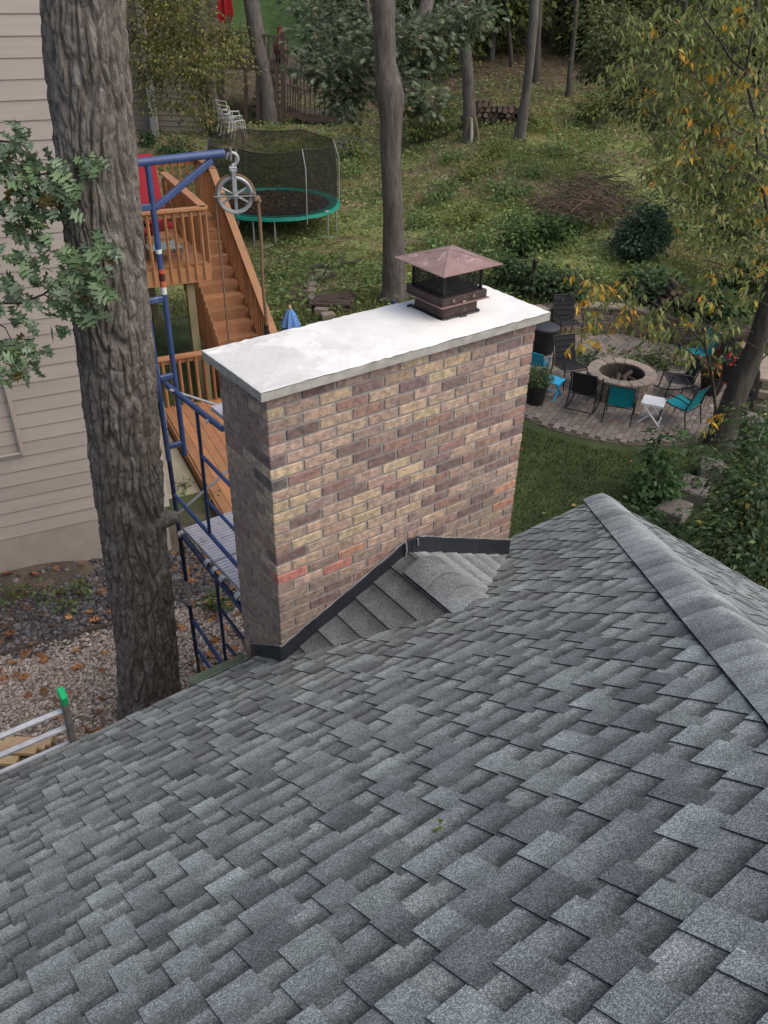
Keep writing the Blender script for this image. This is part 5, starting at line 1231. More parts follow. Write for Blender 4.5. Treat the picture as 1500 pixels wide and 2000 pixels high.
shrub('hedge_bush', 'tall olive green bush hanging over the slope left of the locust tree', [blob(1210, 90, 70, 50, 24, 1700), blob(1260, 150, 70, 50, 23, 1600), blob(1190, 40, 60, 40, 25, 1300), blob(1170, 130, 40, 30, 25, 600), blob(1290, 210, 60, 40, 22, 1000), blob(1330, 90, 70, 60, 23, 1500), blob(1400, 220, 70, 80, 22, 1500), blob(1230, 205, 40, 26, 23.5, 420)], G_YEL[1:2]+[(.10, .12, .04), (.13, .145, .055), (.075, .095, .03)], L=.13, base=gp(1290, 300), per=20, spray=.24)
shrub('hedge_bush', 'dense green bush behind the locust trunk at the right edge', [blob(1440, 420, 70, 60, 19, 1400), blob(1380, 350, 60, 50, 20, 1100), blob(1470, 330, 60, 60, 19, 1100), blob(1490, 520, 50, 60, 18, 900)], G_WOOD+[(.075, .11, .035)], L=.12, base=gp(1440, 540), spray=.2)
for x, y, rx, ry, d, n, lab, cols in ((880, 150, 44, 70, 36, 900, 'bright green saplings between the middle trunk and the pale trunk', G_WOOD), (965, 110, 46, 70, 38, 900, 'green saplings behind the woodpile', G_WOOD), (1068, 85, 42, 40, 42, 500, 'yellow green sapling glowing behind the dark straight trunk', [(.20, .22, .05), (.24, .25, .06), (.15, .18, .04)]), (1140, 50, 60, 60, 38, 900, 'thin leafy understory trees at the top of the brown slope', G_WOOD), (830, 225, 40, 40, 30, 500, 'low green bushes behind the middle trunk', G_WOOD[1:]), (1170, 200, 40, 40, 30, 420, 'olive saplings at the edge of the brown slope', G_WOOD), (720, 70, 40, 60, 38, 600, 'yellow flecked saplings beyond the far platform', G_YEL)):
    shrub('sapling', lab, [blob(x, y, rx, ry, d, n), blob(x-rx*.5, y+ry*.5, rx*.6, ry*.5, d, n//3), blob(x+rx*.6, y-ry*.3, rx*.6, ry*.6, d, n//3)], cols, L=.17, base=gp(x, y+ry+20), cat='sapling', spray=.3)
# the yard: individual weeds clumps one can tell apart, in rows of a loop
WL = [(930, 330, 60, 26, 600), (1000, 370, 60, 22, 600), (870, 370, 50, 24, 500), (960, 290, 50, 20, 420), (880, 300, 40, 18, 320), (1050, 330, 50, 18, 380), (700, 290, 40, 26, 380), (680, 330, 34, 20, 300), (830, 430, 34, 16, 260), (910, 420, 50, 22, 480), (1010, 420, 40, 20, 380), (730, 540, 16, 16, 140), (690, 250, 40, 20, 320), (850, 470, 30, 14, 200), (945, 470, 40, 18, 340), (640, 270, 26, 14, 180), (660, 300, 20, 12, 120), (970, 500, 40, 20, 360), (685, 575, 16, 10, 90), (870, 240, 34, 26, 380), (1100, 290, 40, 16, 280), (1060, 230, 40, 26, 340)]
for i, (x, y, rx, ry, n) in enumerate(WL):
    shrub('weed_clump', place('green weed clump', x, y), [gblob(x, y, rx, ry, int(n*.9), depth=.5)], [(.13, .20, .065), (.155, .24, .09), (.18, .24, .075), (.11, .175, .075)] if i % 3 else [(.18, .20, .05), (.22, .22, .06), (.14, .18, .05)], L=.10, stems=False, cat='weeds', group='weed clumps in the rough yard', per=10, spray=.14)
shrub('variegated_plant', 'pale grey green plant beside the trampoline', [gblob(690, 285, 26, 20, 260)], [(.20, .24, .18), (.14, .18, .12)], L=.16, stems=False, cat='plant')
for x, y, rx, ry, n, lab in ((283, 270, 20, 18, 260, 'dark green plant at the foot of the white corner post'), (345, 288, 34, 14, 320, 'low dark plants under the tan garage wall')):
    shrub('garden_plant', lab, [gblob(x, y, rx, ry, n)], G_DARK, L=.14, stems=False, cat='plant')
# foreground right, near the hip of the roof
shrub('vine_column', 'tall leafy green weed standing at the lawn edge before the patio', [((lambda b: (b+np.array([0, 0, .45]), (.26, .26, .5), 240))(gp(1275, 985))), ((lambda b: (b+np.array([0, 0, 1.0]), (.20, .20, .45), 170))(gp(1275, 985))), ((lambda b: (b+np.array([.1, -.1, .2]), (.5, .4, .25), 240))(gp(1275, 985)))], [(.06, .12, .04), (.08, .15, .05), (.045, .09, .03)], L=.105, Wr=.75, base=gp(1275, 985), cat='weed')
shrub('understory_bush', 'green bush with a few yellow leaves at the right edge beyond the roof hip', [blob(1440, 930, 45, 40, 10.6, 620), blob(1485, 880, 36, 40, 10.8, 500), blob(1450, 1010, 60, 50, 10, 1000), blob(1495, 960, 40, 50, 10, 600), blob(1475, 1080, 60, 50, 9.5, 900), blob(1425, 1060, 40, 40, 9.8, 500), blob(1490, 1140, 50, 50, 9.2, 600), blob(1370, 880, 36, 14, 13, 160), blob(1480, 820, 26, 34, 11.8, 300)], [(.05, .085, .03), (.065, .105, .038), (.08, .125, .045), (.04, .07, .028), (.22, .19, .035)], w=[3, 3, 2, 2, .35], L=.088, Wr=.45, base=onz(1440, 1060, -5), per=12, spray=.17)
shrub('understory_bush', 'low green bush under the corner of the roof hip', [blob(1250, 1000, 36, 20, 11.6, 260), blob(1295, 1045, 40, 24, 11.2, 320), blob(1345, 1080, 40, 30, 10.6, 340)], G_DARK+[(.065, .11, .04)], L=.10, Wr=.6, base=onz(1270, 1040, -5))
# brown brush pile
bp = gp(1140, 450); t = thing('brush_pile', 'heap of brown dead branches on the slope above the patio', 'brush pile', bp)
q = M(bp); dB = float((bp-CAM) @ fw)
for k in range(420):
    x = rs.gauss(1150, 62); y = rs.gauss(405, 16); g = gp(min(max(x, 1040), 1280), 440+rs.uniform(-50, 20)); h = max(0, 1.0-((x-1150)/120)**2)*rs.uniform(.05, .95)
    L = rs.uniform(.4, 1.4); a = rs.uniform(0, 2*pi); d = np.array([cos(a), sin(a), rs.gauss(0, .28)]); c = g+np.array([0, 0, h])
    c2 = rs.uniform(.6, 1.5); q.tube([c-d*L/2, c+np.array([0, 0, rs.uniform(0, .12)]), c+d*L/2-np.array([0, 0, .1])], [.012, .010, .004], 4, cap=False, tint=(c2, c2*.95, c2*.9))
tag(q.build('twigs', MT['drybrush'], t), kind='stuff')

# ---------------------------------------------------------------- ground cover: grass, leaves, gravel (uncountable)
def scatter(n, smin, smax, tmin, tmax, dens, power=1.0):
    s = smin+(smax-smin)*RNG.random(n)**power; t = tmin+(tmax-tmin)*RNG.random(n)
    x = CAM[0]+HD[0]*s+RD[0]*t; y = CAM[1]+HD[1]*s+RD[1]*t
    k = RNG.random(n) < dens(x, y, s, t); x, y, s, t = x[k], y[k], s[k], t[k]
    return np.stack([x, y, ground(x, y)], 1), s, t
def inpatio(x, y): return np.hypot(x-PC[0], y-PC[1]) < PR+.25
def inside_side(x, y):
    a = (x-HC[0])*e1[0]+(y-HC[1])*e1[1]; b = (x-HC[0])*e2[0]+(y-HC[1])*e2[1]; return (a < 2.4) & (b < .9)
def blocked(x, y):
    a = (x-DO[0])*e1[0]+(y-DO[1])*e1[1]; b = (x-DO[0])*e2[0]+(y-DO[1])*e2[1]
    return ((a < .6) & (a > -2.2) & (b < -.2)) | ((a > -16) & (a < -1.9) & (b > -4.6) & (b < 6)) | ((x < 3.4) & (y < .5))
def grass(name, P, hgt, wid, cols, lab):
    n = len(P); a = RNG.random(n)*2*pi; le = RNG.normal(size=(n, 2))*.45
    h = hgt*(.5+RNG.random(n)); dx = np.stack([np.cos(a), np.sin(a), np.zeros(n)], 1)*(wid*(.6+.8*RNG.random(n)))[:, None]
    tip = P+np.stack([le[:, 0]*h, le[:, 1]*h, h], 1)
    V = np.stack([P-dx, P+dx, tip], 1).reshape(-1, 3); F = np.arange(3*n).reshape(n, 3)
    col = palette(n, cols, jit=.25); o = link(name, mesh_np(name, V, F, MT['leaf'], col)); tag(o, lab, None, None, 'stuff')
nz = lambda x, y, f: vn(x*f+50, y*f+50)
P, s, t = scatter(150000, 9.5, 20.5, -2.5, 9, lambda x, y, s, t: (~inpatio(x, y))*(~blocked(x, y))*(~inside_side(x, y))*sm(20.3, 17.5, s+1.4*(nz(x, y, .45)-.5))*.95)
grass('lawn_grass', P, .05, .006, [(.04, .07, .014), (.055, .09, .02), (.07, .10, .027), (.032, .055, .014)], 'short dark green lawn grass by the patio')
P, s, t = scatter(200000, 16, 40, -7, 14, lambda x, y, s, t: (~inpatio(x, y))*(~blocked(x, y))*sm(.34, .62, .6*nz(x, y, .45)+.4*nz(x, y, 1.3))*sm(40, 30, s)*sm(16, 19, s), 1.2)
grass('rough_grass', P, .10, .013, [(.24, .285, .075), (.28, .30, .085), (.18, .245, .065), (.30, .29, .10), (.15, .22, .07)], 'rough yellow green grass of the back yard')
def leaves_flat(name, P, L, cols, lab, Wr=.6, lift=.02, tilt=.5, w=None, lobes=False):
    n = len(P); Dv = np.stack([*(RNG.normal(size=(2, n))), .25*RNG.normal(size=n)], 0).T; Dv /= np.linalg.norm(Dv, axis=1)[:, None]
    N_ = np.array([0, 0, 1.0])+tilt*unit(n); N_ /= np.linalg.norm(N_, axis=1)[:, None]
    C = P+np.array([0, 0, 1])*(lift*(.4+RNG.random(n)))[:, None]; Ls = L*(.6+.8*RNG.random(n)); col = palette(n, cols, w, .25)
    V, F, T = lobed(C, Ls, Dv, N_, col) if lobes else kite(C, Ls, Ls*Wr, Dv, N_, col, name, 0)
    o = link(name, mesh_np(name, V, F, MT['leaf'], T)); tag(o, lab, None, None, 'stuff')
P, s, t = scatter(120000, 16, 44, -9, 16, lambda x, y, s, t: (~inpatio(x, y))*(~blocked(x, y))*sm(42, 34, s)*sm(.25, .6, .5*nz(x, y, .7)+.5*nz(x, y, 2.1))*.85*sm(16, 20, s), 1.2)
leaves_flat('ground_cover', P, .11, [(.16, .24, .085), (.195, .28, .10), (.24, .28, .085), (.13, .20, .07)], 'low green ground cover spreading over the yard', lift=.14, tilt=.9)
P, s, t = scatter(110000, 15, 46, -9, 16, lambda x, y, s, t: (~inpatio(x, y))*(~blocked(x, y))*(.05+.30*sm(.5, .75, nz(x, y, .6))+.6*sm(26, 36, s)*sm(-4, 3, t))*sm(12, 20, s), 1.0)
leaves_flat('leaf_litter', P, .085, [(.28, .17, .08), (.21, .13, .07), (.34, .24, .11), (.16, .105, .065), (.36, .29, .13)], 'fallen brown leaves all over the back yard', lift=.07)
P, s, t = scatter(2200, 9.5, 20, -2, 9, lambda x, y, s, t: (~blocked(x, y))*(.10+.16*inpatio(x, y)*sm(.4, .7, nz(x, y, .8))+.0*s)*(~inside_side(x, y)))
leaves_flat('fallen_leaves', P, .075, [(.30, .16, .07), (.24, .15, .07), (.42, .32, .16), (.34, .14, .06), (.5, .45, .3)], 'scattered fallen leaves on the lawn and patio', lift=.06)
# side yard by the big oak: pale gravel, dark rock mulch, leaves
def pebbles(name, P, r, cols, lab, w=None):
    n = len(P); ico = bmesh.new(); bmesh.ops.create_icosphere(ico, subdivisions=1, radius=1); B = np.array([v.co[:] for v in ico.verts]); Fb = np.array([[v.index for v in f.verts] for f in ico.faces]); ico.free()
    k = len(B); sc = r*(.55+.75*RNG.random((n, 1, 1)))*np.stack([.8+.6*RNG.random(n), .7+.5*RNG.random(n), .45+.35*RNG.random(n)], 1)[:, None]
    a = RNG.random(n)*2*pi; ca, sa = np.cos(a)[:, None], np.sin(a)[:, None]
    Q = B[None]*(1+.22*RNG.normal(size=(n, k, 1)))*sc; V = np.stack([Q[..., 0]*ca-Q[..., 1]*sa, Q[..., 0]*sa+Q[..., 1]*ca, Q[..., 2]], -1)+P[:, None]+np.array([0, 0, .008])
    F = (Fb[None]+np.arange(n)[:, None, None]*k).reshape(-1, 3); col = np.repeat(palette(n, cols, w, .2), len(Fb), 0)
    tag(link(name, mesh_np(name, V.reshape(-1, 3), F, MT['gravel'], col)), lab, None, None, 'stuff')
_ea, _eb = gp(0, 1287), gp(215, 1226)
def edge_line(x): return _ea[1]+(x-_ea[0])*(_eb[1]-_ea[1])/(_eb[0]-_ea[0])+.10*np.sin(x*3)             # where pale gravel gives way to dark rock
n = 52000; x = RNG.uniform(-2.9, 2.2, n); y = RNG.uniform(.9, 4.9, n)
vis = (y < edge_line(x)+.12*RNG.normal(size=n)) & (RNG.random(n) < .97)
x1, y1 = x[vis], y[vis]; pebbles('pale_gravel', np.stack([x1, y1, ground(x1, y1)], 1), .0165, [(.36, .295, .25), (.29, .235, .20), (.44, .385, .335), (.22, .175, .15), (.34, .265, .20)], 'pale pinkish gravel around the oak trunk')
n = 12000; x = RNG.uniform(-2.6, 3.0, n); y = RNG.uniform(2.6, 6.9, n); wall = ((x-HC[0])*e2[0]+(y-HC[1])*e2[1])
vis = (y > edge_line(x)+.2*RNG.normal(size=n)) & (wall < .0) & ~((((x+.25)/.75)**2+((y-5.75)/.42)**2 < 1) & (RNG.random(n) < .93)) & (RNG.random(n) < .8)
x1, y1 = x[vis], y[vis]; pebbles('dark_rock_mulch', np.stack([x1, y1, ground(x1, y1)], 1), .034, [(.06, .06, .066), (.09, .09, .098), (.045, .042, .045), (.12, .11, .11), (.08, .06, .05)], 'dark grey rock mulch between the gravel and the tan house')
n = 900; x = RNG.uniform(-2.4, 2.8, n); y = RNG.uniform(2.0, 6.6, n); kk = (RNG.random(n) < .25+.75*(vn(x*1.3, y*1.3) > .55)) & (((x-HC[0])*e2[0]+(y-HC[1])*e2[1]) < -.05)
leaves_flat('oak_leaf_litter', np.stack([x[kk], y[kk], ground(x[kk], y[kk])], 1), .11, [(.40, .17, .06), (.33, .14, .06), (.45, .24, .09), (.24, .12, .06)], 'rust coloured oak leaves on the gravel and rock', lift=.045, lobes=True)
for (x, y, nn, lab) in ((205, 1075, 200, 'weed with bright leaves at the wall foot beside the trunk'), (430, 1190, 170, 'weed growing below the scaffold planks'), (165, 1165, 60, 'small weed in the dark rock near the trunk'), (130, 1190, 40, 'small weed among rust leaves in the dark rock'), (40, 1175, 60, 'weed in the dark rock at the left edge'), (90, 1172, 40, 'tiny weed below the bare soil patch'), (350, 960, 80, 'weed on the concrete slab edge by the scaffold leg'), (415, 985, 60, 'weed growing from under the walkway')):
    b = gp(x, y); shrub('weed', lab, [(b+np.array([0, 0, .10]), (.22, .16, .12), nn)], [(.09, .14, .035), (.12, .17, .045), (.07, .11, .03)], L=.07, Wr=.45, stems=False, cat='weed', base=b, spray=.05)
# mossy timber edge between the two
a, b = gp(-10, 1285), gp(225, 1222); 
q = M(a); q.tube([a+(b-a)*f+np.array([0, 0, .015+.02*sin(9*f)]) for f in np.linspace(-.1, 1, 12)], [.03+.008*rs.random() for _ in range(12)], 7)
o = q.build('timber_edging', MT['log']); o.location = a; tag(o, 'dark timber edging half buried between gravel and rock mulch', 'edging')

# ---------------------------------------------------------------- patio
po = np.array([PC[0], PC[1], -5.0])
q = M(po); q.lathe([(0, .012), (PR, .012), (PR, -.2)], 64, po); pt = q.build('patio', MT['soil']); pt.location = po
tag(pt, 'round grey brown brick paver patio round the fire pit', None, None, 'structure')
pv = []
PVB = {}
for kind, dims in (('a', (.205, .100, .03)), ('b', (.100, .205, .03))):
    q = M(); q.box((0, 0, 0), dims); o = q.build('tmp', MT['paver']); bevel(o, .006); PVB[kind] = o.data; bpy.data.objects.remove(o)
prot = radians(24); cs, sn = cos(prot), sin(prot); Rq = Quaternion((0, 0, 1), prot)
cells = []
for i in range(-26, 27):
    for j in range(-14, 15):
        # running bond
        u = (j+.5*(i % 2))*.212; v = i*.106
        if u*u+v*v < (PR-.10)**2: cells.append((u, v))
def pxy(u, v): return np.array([po[0]+u*cs-v*sn, po[1]+u*sn+v*cs, -4.975])
def vis_area(p):
    X, Y, z = frame_px(p); return 1/z if (0 < X < 1500 and 500 < Y < 1000) else 0
scored = sorted(cells, key=lambda c: -vis_area(pxy(*c)))
fm = M(po)
for k, (u, v) in enumerate(scored):
    p = pxy(u, v)+np.array([0, 0, rs.uniform(-.004, .004)]); c = rs.choice([(.19, .16, .14), (.225, .19, .165), (.165, .145, .13), (.245, .205, .175), (.205, .165, .135)]); j = rs.uniform(.85, 1.12); c = tuple(x*j for x in c)
    if k < 290: link('paver', PVB['a'], pt, p-po, Quaternion((rs.uniform(-1, 1), rs.uniform(-1, 1), 0), rs.uniform(-.02, .02)) @ Rq, None, c)
    else: fm.box(p, (.204, .099, .03), np.array(Rq.to_matrix()), tint=c)
tag(fm.build('distant_pavers', MT['paver'], pt), kind='stuff')
# retaining wall of stacked blocks
wt = thing('retaining_wall', 'curved stacked concrete block wall behind the patio', 'wall', po)
for lay in range(4):
    r = PR+.06+lay*.012; n = 44
    for i in range(n):
        a = radians(-62+ (i+.5*(lay % 2))*172/n); w = radians(172/n)*r
        j = rs.uniform(.8, 1.15); c = (.20*j, .165*j, .125*j)
        Q = Quaternion((0, 0, 1), a)
        mm = M(); mm.box((0, 0, 0), (.22, w-.012, .138)) if (lay, 'w') not in PVB else None
        if (lay, 'w') not in PVB: o = mm.build('tmp', MT['block']); bevel(o, .012); PVB[(lay, 'w')] = o.data; bpy.data.objects.remove(o)
        link('wall_block', PVB[(lay, 'w')], wt, (r*cos(a)+rs.uniform(-.01, .01), r*sin(a)+rs.uniform(-.01, .01), .06+lay*.14), Q, None, c)
for i in range(30):
    r = PR+.08; a = radians(-62+(i+.5)*172/30)
    if 'cap' not in PVB:
        mm = M(); mm.box((0, 0, 0), (.30, radians(172/30)*r-.008, .065)); o = mm.build('tmp', MT['block']); bevel(o, .010); PVB['cap'] = o.data; bpy.data.objects.remove(o)
    j = rs.uniform(.9, 1.12); link('cap_block', PVB['cap'], wt, (r*cos(a), r*sin(a), .06+4*.14-.035), Quaternion((0, 0, 1), a), None, (.24*j, .20*j, .165*j))
# fire pit
fc = onz(1214, 728, -4.58); fo = np.array([fc[0], fc[1], -4.99])
fp = thing('fire_pit', 'round stone block fire pit with charred logs inside in the middle of the patio', 'fire pit', fo)
RO_, RI_ = .615, .43
for lay in range(3):
    n = 18
    for i in range(n):
        a = (i+.5*(lay % 2))*2*pi/n; mm = M(); key = ('fp', lay)
        if key not in PVB:
            w0, w1 = RO_*2*pi/n-.010, RI_*2*pi/n-.006
            mm.add([(RI_-.52, -w1/2, -.064), (RO_-.52, -w0/2, -.064), (RO_-.52, w0/2, -.064), (RI_-.52, w1/2, -.064), (RI_-.52, -w1/2, .064), (RO_-.52, -w0/2, .064), (RO_-.52, w0/2, .064), (RI_-.52, w1/2, .064)], [(3, 2, 1, 0), (4, 5, 6, 7), (0, 1, 5, 4), (1, 2, 6, 5), (2, 3, 7, 6), (3, 0, 4, 7)])
            o = mm.build('tmp', MT['block']); bevel(o, .012); PVB[key] = o.data; bpy.data.objects.remove(o)
        j = rs.uniform(.82, 1.12); link('stone_block', PVB[key], fp, (.52*cos(a), .52*sin(a), .065+lay*.132), Quaternion((0, 0, 1), a), None, (.20*j, .165*j, .135*j))
for i in range(16):
    a = i*2*pi/16; w0, w1 = (RO_+.02)*2*pi/16-.008, (RI_-.01)*2*pi/16-.006
    if 'fcap' not in PVB:
        mm = M(); mm.add([(RI_-.53, -w1/2, -.022), (RO_+.02-.52, -w0/2, -.022), (RO_+.02-.52, w0/2, -.022), (RI_-.53, w1/2, -.022), (RI_-.53, -w1/2, .022), (RO_+.02-.52, -w0/2, .022), (RO_+.02-.52, w0/2, .022), (RI_-.53, w1/2, .022)], [(3, 2, 1, 0), (4, 5, 6, 7), (0, 1, 5, 4), (1, 2, 6, 5), (2, 3, 7, 6), (3, 0, 4, 7)])
        o = mm.build('tmp', MT['block']); bevel(o, .008); PVB['fcap'] = o.data; bpy.data.objects.remove(o)
    j = rs.uniform(.9, 1.1); link('cap_stone', PVB['fcap'], fp, (.52*cos(a), .52*sin(a), .421), Quaternion((0, 0, 1), a), None, (.26*j, .215*j, .18*j))
q = M(fo); q.lathe([(0, .12), (.30, .13), (.435, .10)], 24, fo); q.build('ash_bed', MT['ash'], fp)
q = M(fo); q.lathe([(.432, .10), (.425, .40), (.415, .40), (.42, .10)], 32, fo); q.build('steel_ring', MT['bark_dark'], fp)
def log(name, a, b, r, parent=None, o=(0, 0, 0), ends=True):
    q = M(o); a, b = np.array(a, float), np.array(b, float); n = 5
    q.tube([a+(b-a)*i/(n-1)+np.array([rs.gauss(0, .1*r)]*3) for i in range(n)], [r*rs.uniform(.92, 1.06) for _ in range(n)], 9, cap=True)
    lo = smooth_by_angle(q.build(name, MT['log'], parent))
    d = (b-a)/np.linalg.norm(b-a); q = M(o)
    for e, s_ in ((a, -1), (b, 1)): q.tube([e, e+d*s_*.004], r*.86, 9)
    q.build('cut_end', MT['log_end'], lo); return lo
for k in range(9):
    a = rs.uniform(0, 2*pi); r_ = rs.uniform(.05, .28); p = fo+np.array([r_*cos(a), r_*sin(a), .19+.06*(k % 3)]); d = np.array([cos(a*2.3), sin(a*2.3), rs.uniform(-.1, .2)])*.16
    log('charred_log', p-d, p+d, .045, fp, fo)
# log piles
def logpile(label, x, y, n, wid, L, r, name='log_pile', dirv=None):
    b = gp(x, y); t = thing(name, label, 'log pile', b); d = dirv if dirv is not None else -HD
    across = np.array([-d[1], d[0], 0]); row = 0; cnt = 0; per = max(2, int(wid/(2*r)))
    while cnt < n:
        m_ = max(1, per-row)
        for i in range(m_):
            if cnt >= n: break
            p = b+across*((i-(m_-1)/2)*2*r*1.02)+np.array([0, 0, r+row*r*1.75])+d*rs.uniform(-.06, .06); dd = d+np.array([rs.gauss(0, .05), rs.gauss(0, .05), rs.gauss(0, .04)])
            log('log', p-dd*L/2, p+dd*L/2, r*rs.uniform(.8, 1.1), t, b); cnt += 1
        row += 1
    return t
logpile('heap of cut firewood on top of the patio wall', 1312, 612, 26, 1.0, .40, .065)
logpile('long dark woodpile on the hillside between the two pale trunks', 972, 240, 40, 2.6, .5, .10, name='woodpile')
logpile('stack of short logs inside the stone edged bed', 652, 598, 14, 1.0, .8, .06, dirv=RD)
lg = gp(1462, 672); t = log('cut_log', lg+np.array([-.35, .22, .22]), lg+np.array([.45, -.3, .24]), .15); tag(t, 'thick grey log with pale top lying on the wall at the right edge', 'log')

# stone edged bed left of the middle trunk
a0 = gp(640, 600); be = thing('bed_edging', 'curved stone edging of the planting bed behind the chimney crown', 'edging', a0)
pts = [(608, 575), (611, 590), (618, 602), (628, 612), (640, 622), (606, 562), (612, 551), (622, 543), (634, 538)]
for i, (x, y) in enumerate(pts):
    g = gp(x, y); q = M(); q.box((0, 0, 0), (.30, .19, .16)); o = bevel(q.build('edging_stone', MT['block'], be), .02); o.location = g-a0+np.array([0, 0, .05]); o.rotation_euler = (0, 0, radians(40+30*i)); j = rs.uniform(.8, 1.1); o.color = (.20*j, .165*j, .14*j, 1)
for (x0, y0, x1, y1, r, lab) in ((608, 533, 702, 516, .055, 'long fallen branch lying in the grass left of the middle trunk'), (618, 555, 648, 545, .05, 'short fallen branch beside the stone edged bed')):
    a, b = gp(x0, y0), gp(x1, y1); q = M(a); n = 9
    q.tube([a+(b-a)*i/(n-1)+np.array([rs.gauss(0, .05), rs.gauss(0, .05), .09+.05*sin(i)]) for i in range(n)], [r*rs.uniform(.8, 1.15) for _ in range(n)], 7)
    q.tube([a+(b-a)*.6+np.array([0, 0, .1]), a+(b-a)*.75+np.array([.2, .4, .2])], [r*.6, r*.3], 6)
    o = smooth_by_angle(q.build('fallen_branch', MT['bark_dark'])); o.location = a; tag(o, lab, 'branch')
# sticks leaning on the pale trunk
b = gp(918, 275)
for i, (x, ang) in enumerate(((906, -.10), (912, -.05), (921, .03), (928, .10), (935, .16))):
    g = gp(x, 277+rs.uniform(-3, 2)); tp = up(b, 914+i*3, 222+rs.uniform(-4, 8))-HD*.25
    q = M(g); q.tube([g-np.array([0, 0, .05]), (g+tp)/2, tp], [.06, .055, .045], 8); o = smooth_by_angle(q.build('leaning_stick', MT['treated'] if i != 2 else MT['trim'])); o.location = g; tag(o, ['leftmost pole leaning on the pale trunk', 'second pole from the left against the pale trunk', 'whitish pole in the middle of those on the pale trunk', 'fourth pole from the left against the pale trunk', 'rightmost pole leaning on the pale trunk'][i], 'pole', 'poles leaning against the pale trunk')
# stepping blocks at the right
for i, (x, y, w, d, h, rz, lab) in enumerate(((1312, 1008, .5, .42, .22, .3, 'grey square stone block nearest the hip of the roof'), (1352, 968, .55, .42, .24, .5, 'large flat stone step leading up from the lawn'), (1386, 935, .42, .4, .30, .6, 'upper stone step beside the leaning trunk'), (1462, 845, .55, .5, .3, .2, 'grey stone block beyond the leaning trunk'))):
    g = gp(x, y); q = M(); q.box((0, 0, h/2-.03), (w, d, h)); o = bevel(q.build('stone_step', MT['block']), .02); o.location = g; o.rotation_euler = (0, 0, rz); o.color = (.135, .12, .11, 1); tag(o, lab, 'stone', 'stone steps beside the lawn')
# ---------------------------------------------------------------- patio furniture
def sling_chair(label, px, face, col, rocker=False, high=False, group=None, W_=.52, sc=1.0, name='sling_chair', facing=None):
    g = np.array(gp(*px)); g[2] = -4.962
    tgt = np.array(fo if face is None else onz(face[0], face[1], -5.0)); d = tgt-g; rz = atan2(d[1], d[0])-pi/2
    t = thing(name, label, 'chair', g, rz, group); t.scale = (sc,)*3
    bh = .60 if high else .50; r = .0135; sh = .40
    # sling seat and back as thin curved sheets
    def sheet(pts, hw, nm):
        V = []; F = []
        for y, z in pts:
            for th in (0, 1):
                V += [(-hw, y, z-th*.006), (0, y, z-.012-th*.006), (hw, y, z-th*.006)]
        k = 6
        for i in range(len(pts)-1):
            a, b = i*k, i*k+k
            F += [(a, a+1, b+1, b), (a+1, a+2, b+2, b+1), (a+4, a+3, b+3, b+4), (a+5, a+4, b+4, b+5), (a, b, b+3, a+3), (a+2, a+5, b+5, b+2)]
        q = M(); q.add(V, F); o = q.build(nm, MT['fabric'], t, color=col); return smooth_by_angle(o, 50)
    by = lambda f: -.22-f*bh*.30; bz = lambda f: sh-.02+f*bh*.95
    sheet([(.24, sh+.035), (.20, sh+.045), (.05, sh-.0), (-.10, sh-.03), (-.20, sh-.01)], W_/2-.02, 'seat')
    sheet([(by(f)+.02*math.sin(f*pi), bz(f)) for f in np.linspace(.0, 1, 6)], W_/2-.02, 'backrest')
    if high:
        for f in (.25, .45, .65, .85):
            q = M(); q.tube([(-W_/2+.03, by(f)+.03, bz(f)), (W_/2-.03, by(f)+.03, bz(f))], .010, 6); q.build('back_seam', MT['fabric'], t, color=col)
    for s in (-1, 1):
        x = s*W_/2
        q = M(); q.tube([(x, .25, sh+.03), (x, .05, sh), (x, -.20, sh-.01), (x, by(.1), bz(.1)), (x, by(1.02), bz(1.02))], r, 7); smooth_by_angle(q.build('side_frame', MT['frame'], t))
        q = M(); q.tube([(x+s*.02, .29, .0 if not rocker else .06), (x+s*.025, .24, sh+.0), (x+s*.03, .20, sh+.19), (x+s*.03, .12, sh+.215), (x+s*.03, -.12, sh+.20), (x+s*.01, by(.38), bz(.38)-.02)], r, 7); smooth_by_angle(q.build('arm', MT['frame'], t))
        q = M(); q.tube([(x+s*.02, by(.3), bz(.28)), (x+s*.02, -.24, sh-.05), (x+s*.02, -.34, .0 if not rocker else .06)], r, 7); smooth_by_angle(q.build('leg', MT['frame'], t))
        if rocker:
            q = M(); q.tube([(x+s*.02, -.52, .12), (x+s*.02, -.34, .045), (x+s*.02, -.05, .013), (x+s*.02, .2, .03), (x+s*.02, .42, .11)], .014, 7); smooth_by_angle(q.build('rocker', MT['frame'], t))
    for (y, z) in [(by(1.0), bz(1.0)), (.24, sh-.01), (-.24, sh-.04)]+([(-.52, .12)] if rocker else []):
        q = M(); q.tube([(-W_/2, y, z), (W_/2, y, z)], r*.9, 7); smooth_by_angle(q.build('crossbar', MT['frame'], t))
    return t
BK = (.022, .022, .025); TL = (.0, .25, .29); gchair = 'sling chairs around the fire pit'
sling_chair('black high backed chair farthest from the roof beside the dark bin', (1104, 662), (1190, 745), BK, high=True, group=gchair, sc=.90)
sling_chair('black high backed chair just left of the fire pit', (1108, 752), (1215, 835), BK, high=True, group=gchair, sc=.90)
sling_chair('black rocking chair seen from behind in front of the fire pit', (1138, 796), (1200, 700), BK, rocker=True, group=gchair, sc=.88)
sling_chair('teal chair with its back to the roof left of the white table', (1206, 820), (1240, 720), TL, group=gchair, sc=.86)
sling_chair('teal chair with black frame right of the white table', (1324, 826), (1190, 770), TL, group=gchair, sc=.88)
sling_chair('black rocking chair right of the fire pit facing left', (1316, 776), (1150, 770), BK, rocker=True, group=gchair, sc=.88)
sling_chair('teal chair beside the terracotta pot by the curved wall', (1350, 722), (1190, 740), TL, group=gchair, sc=.90)
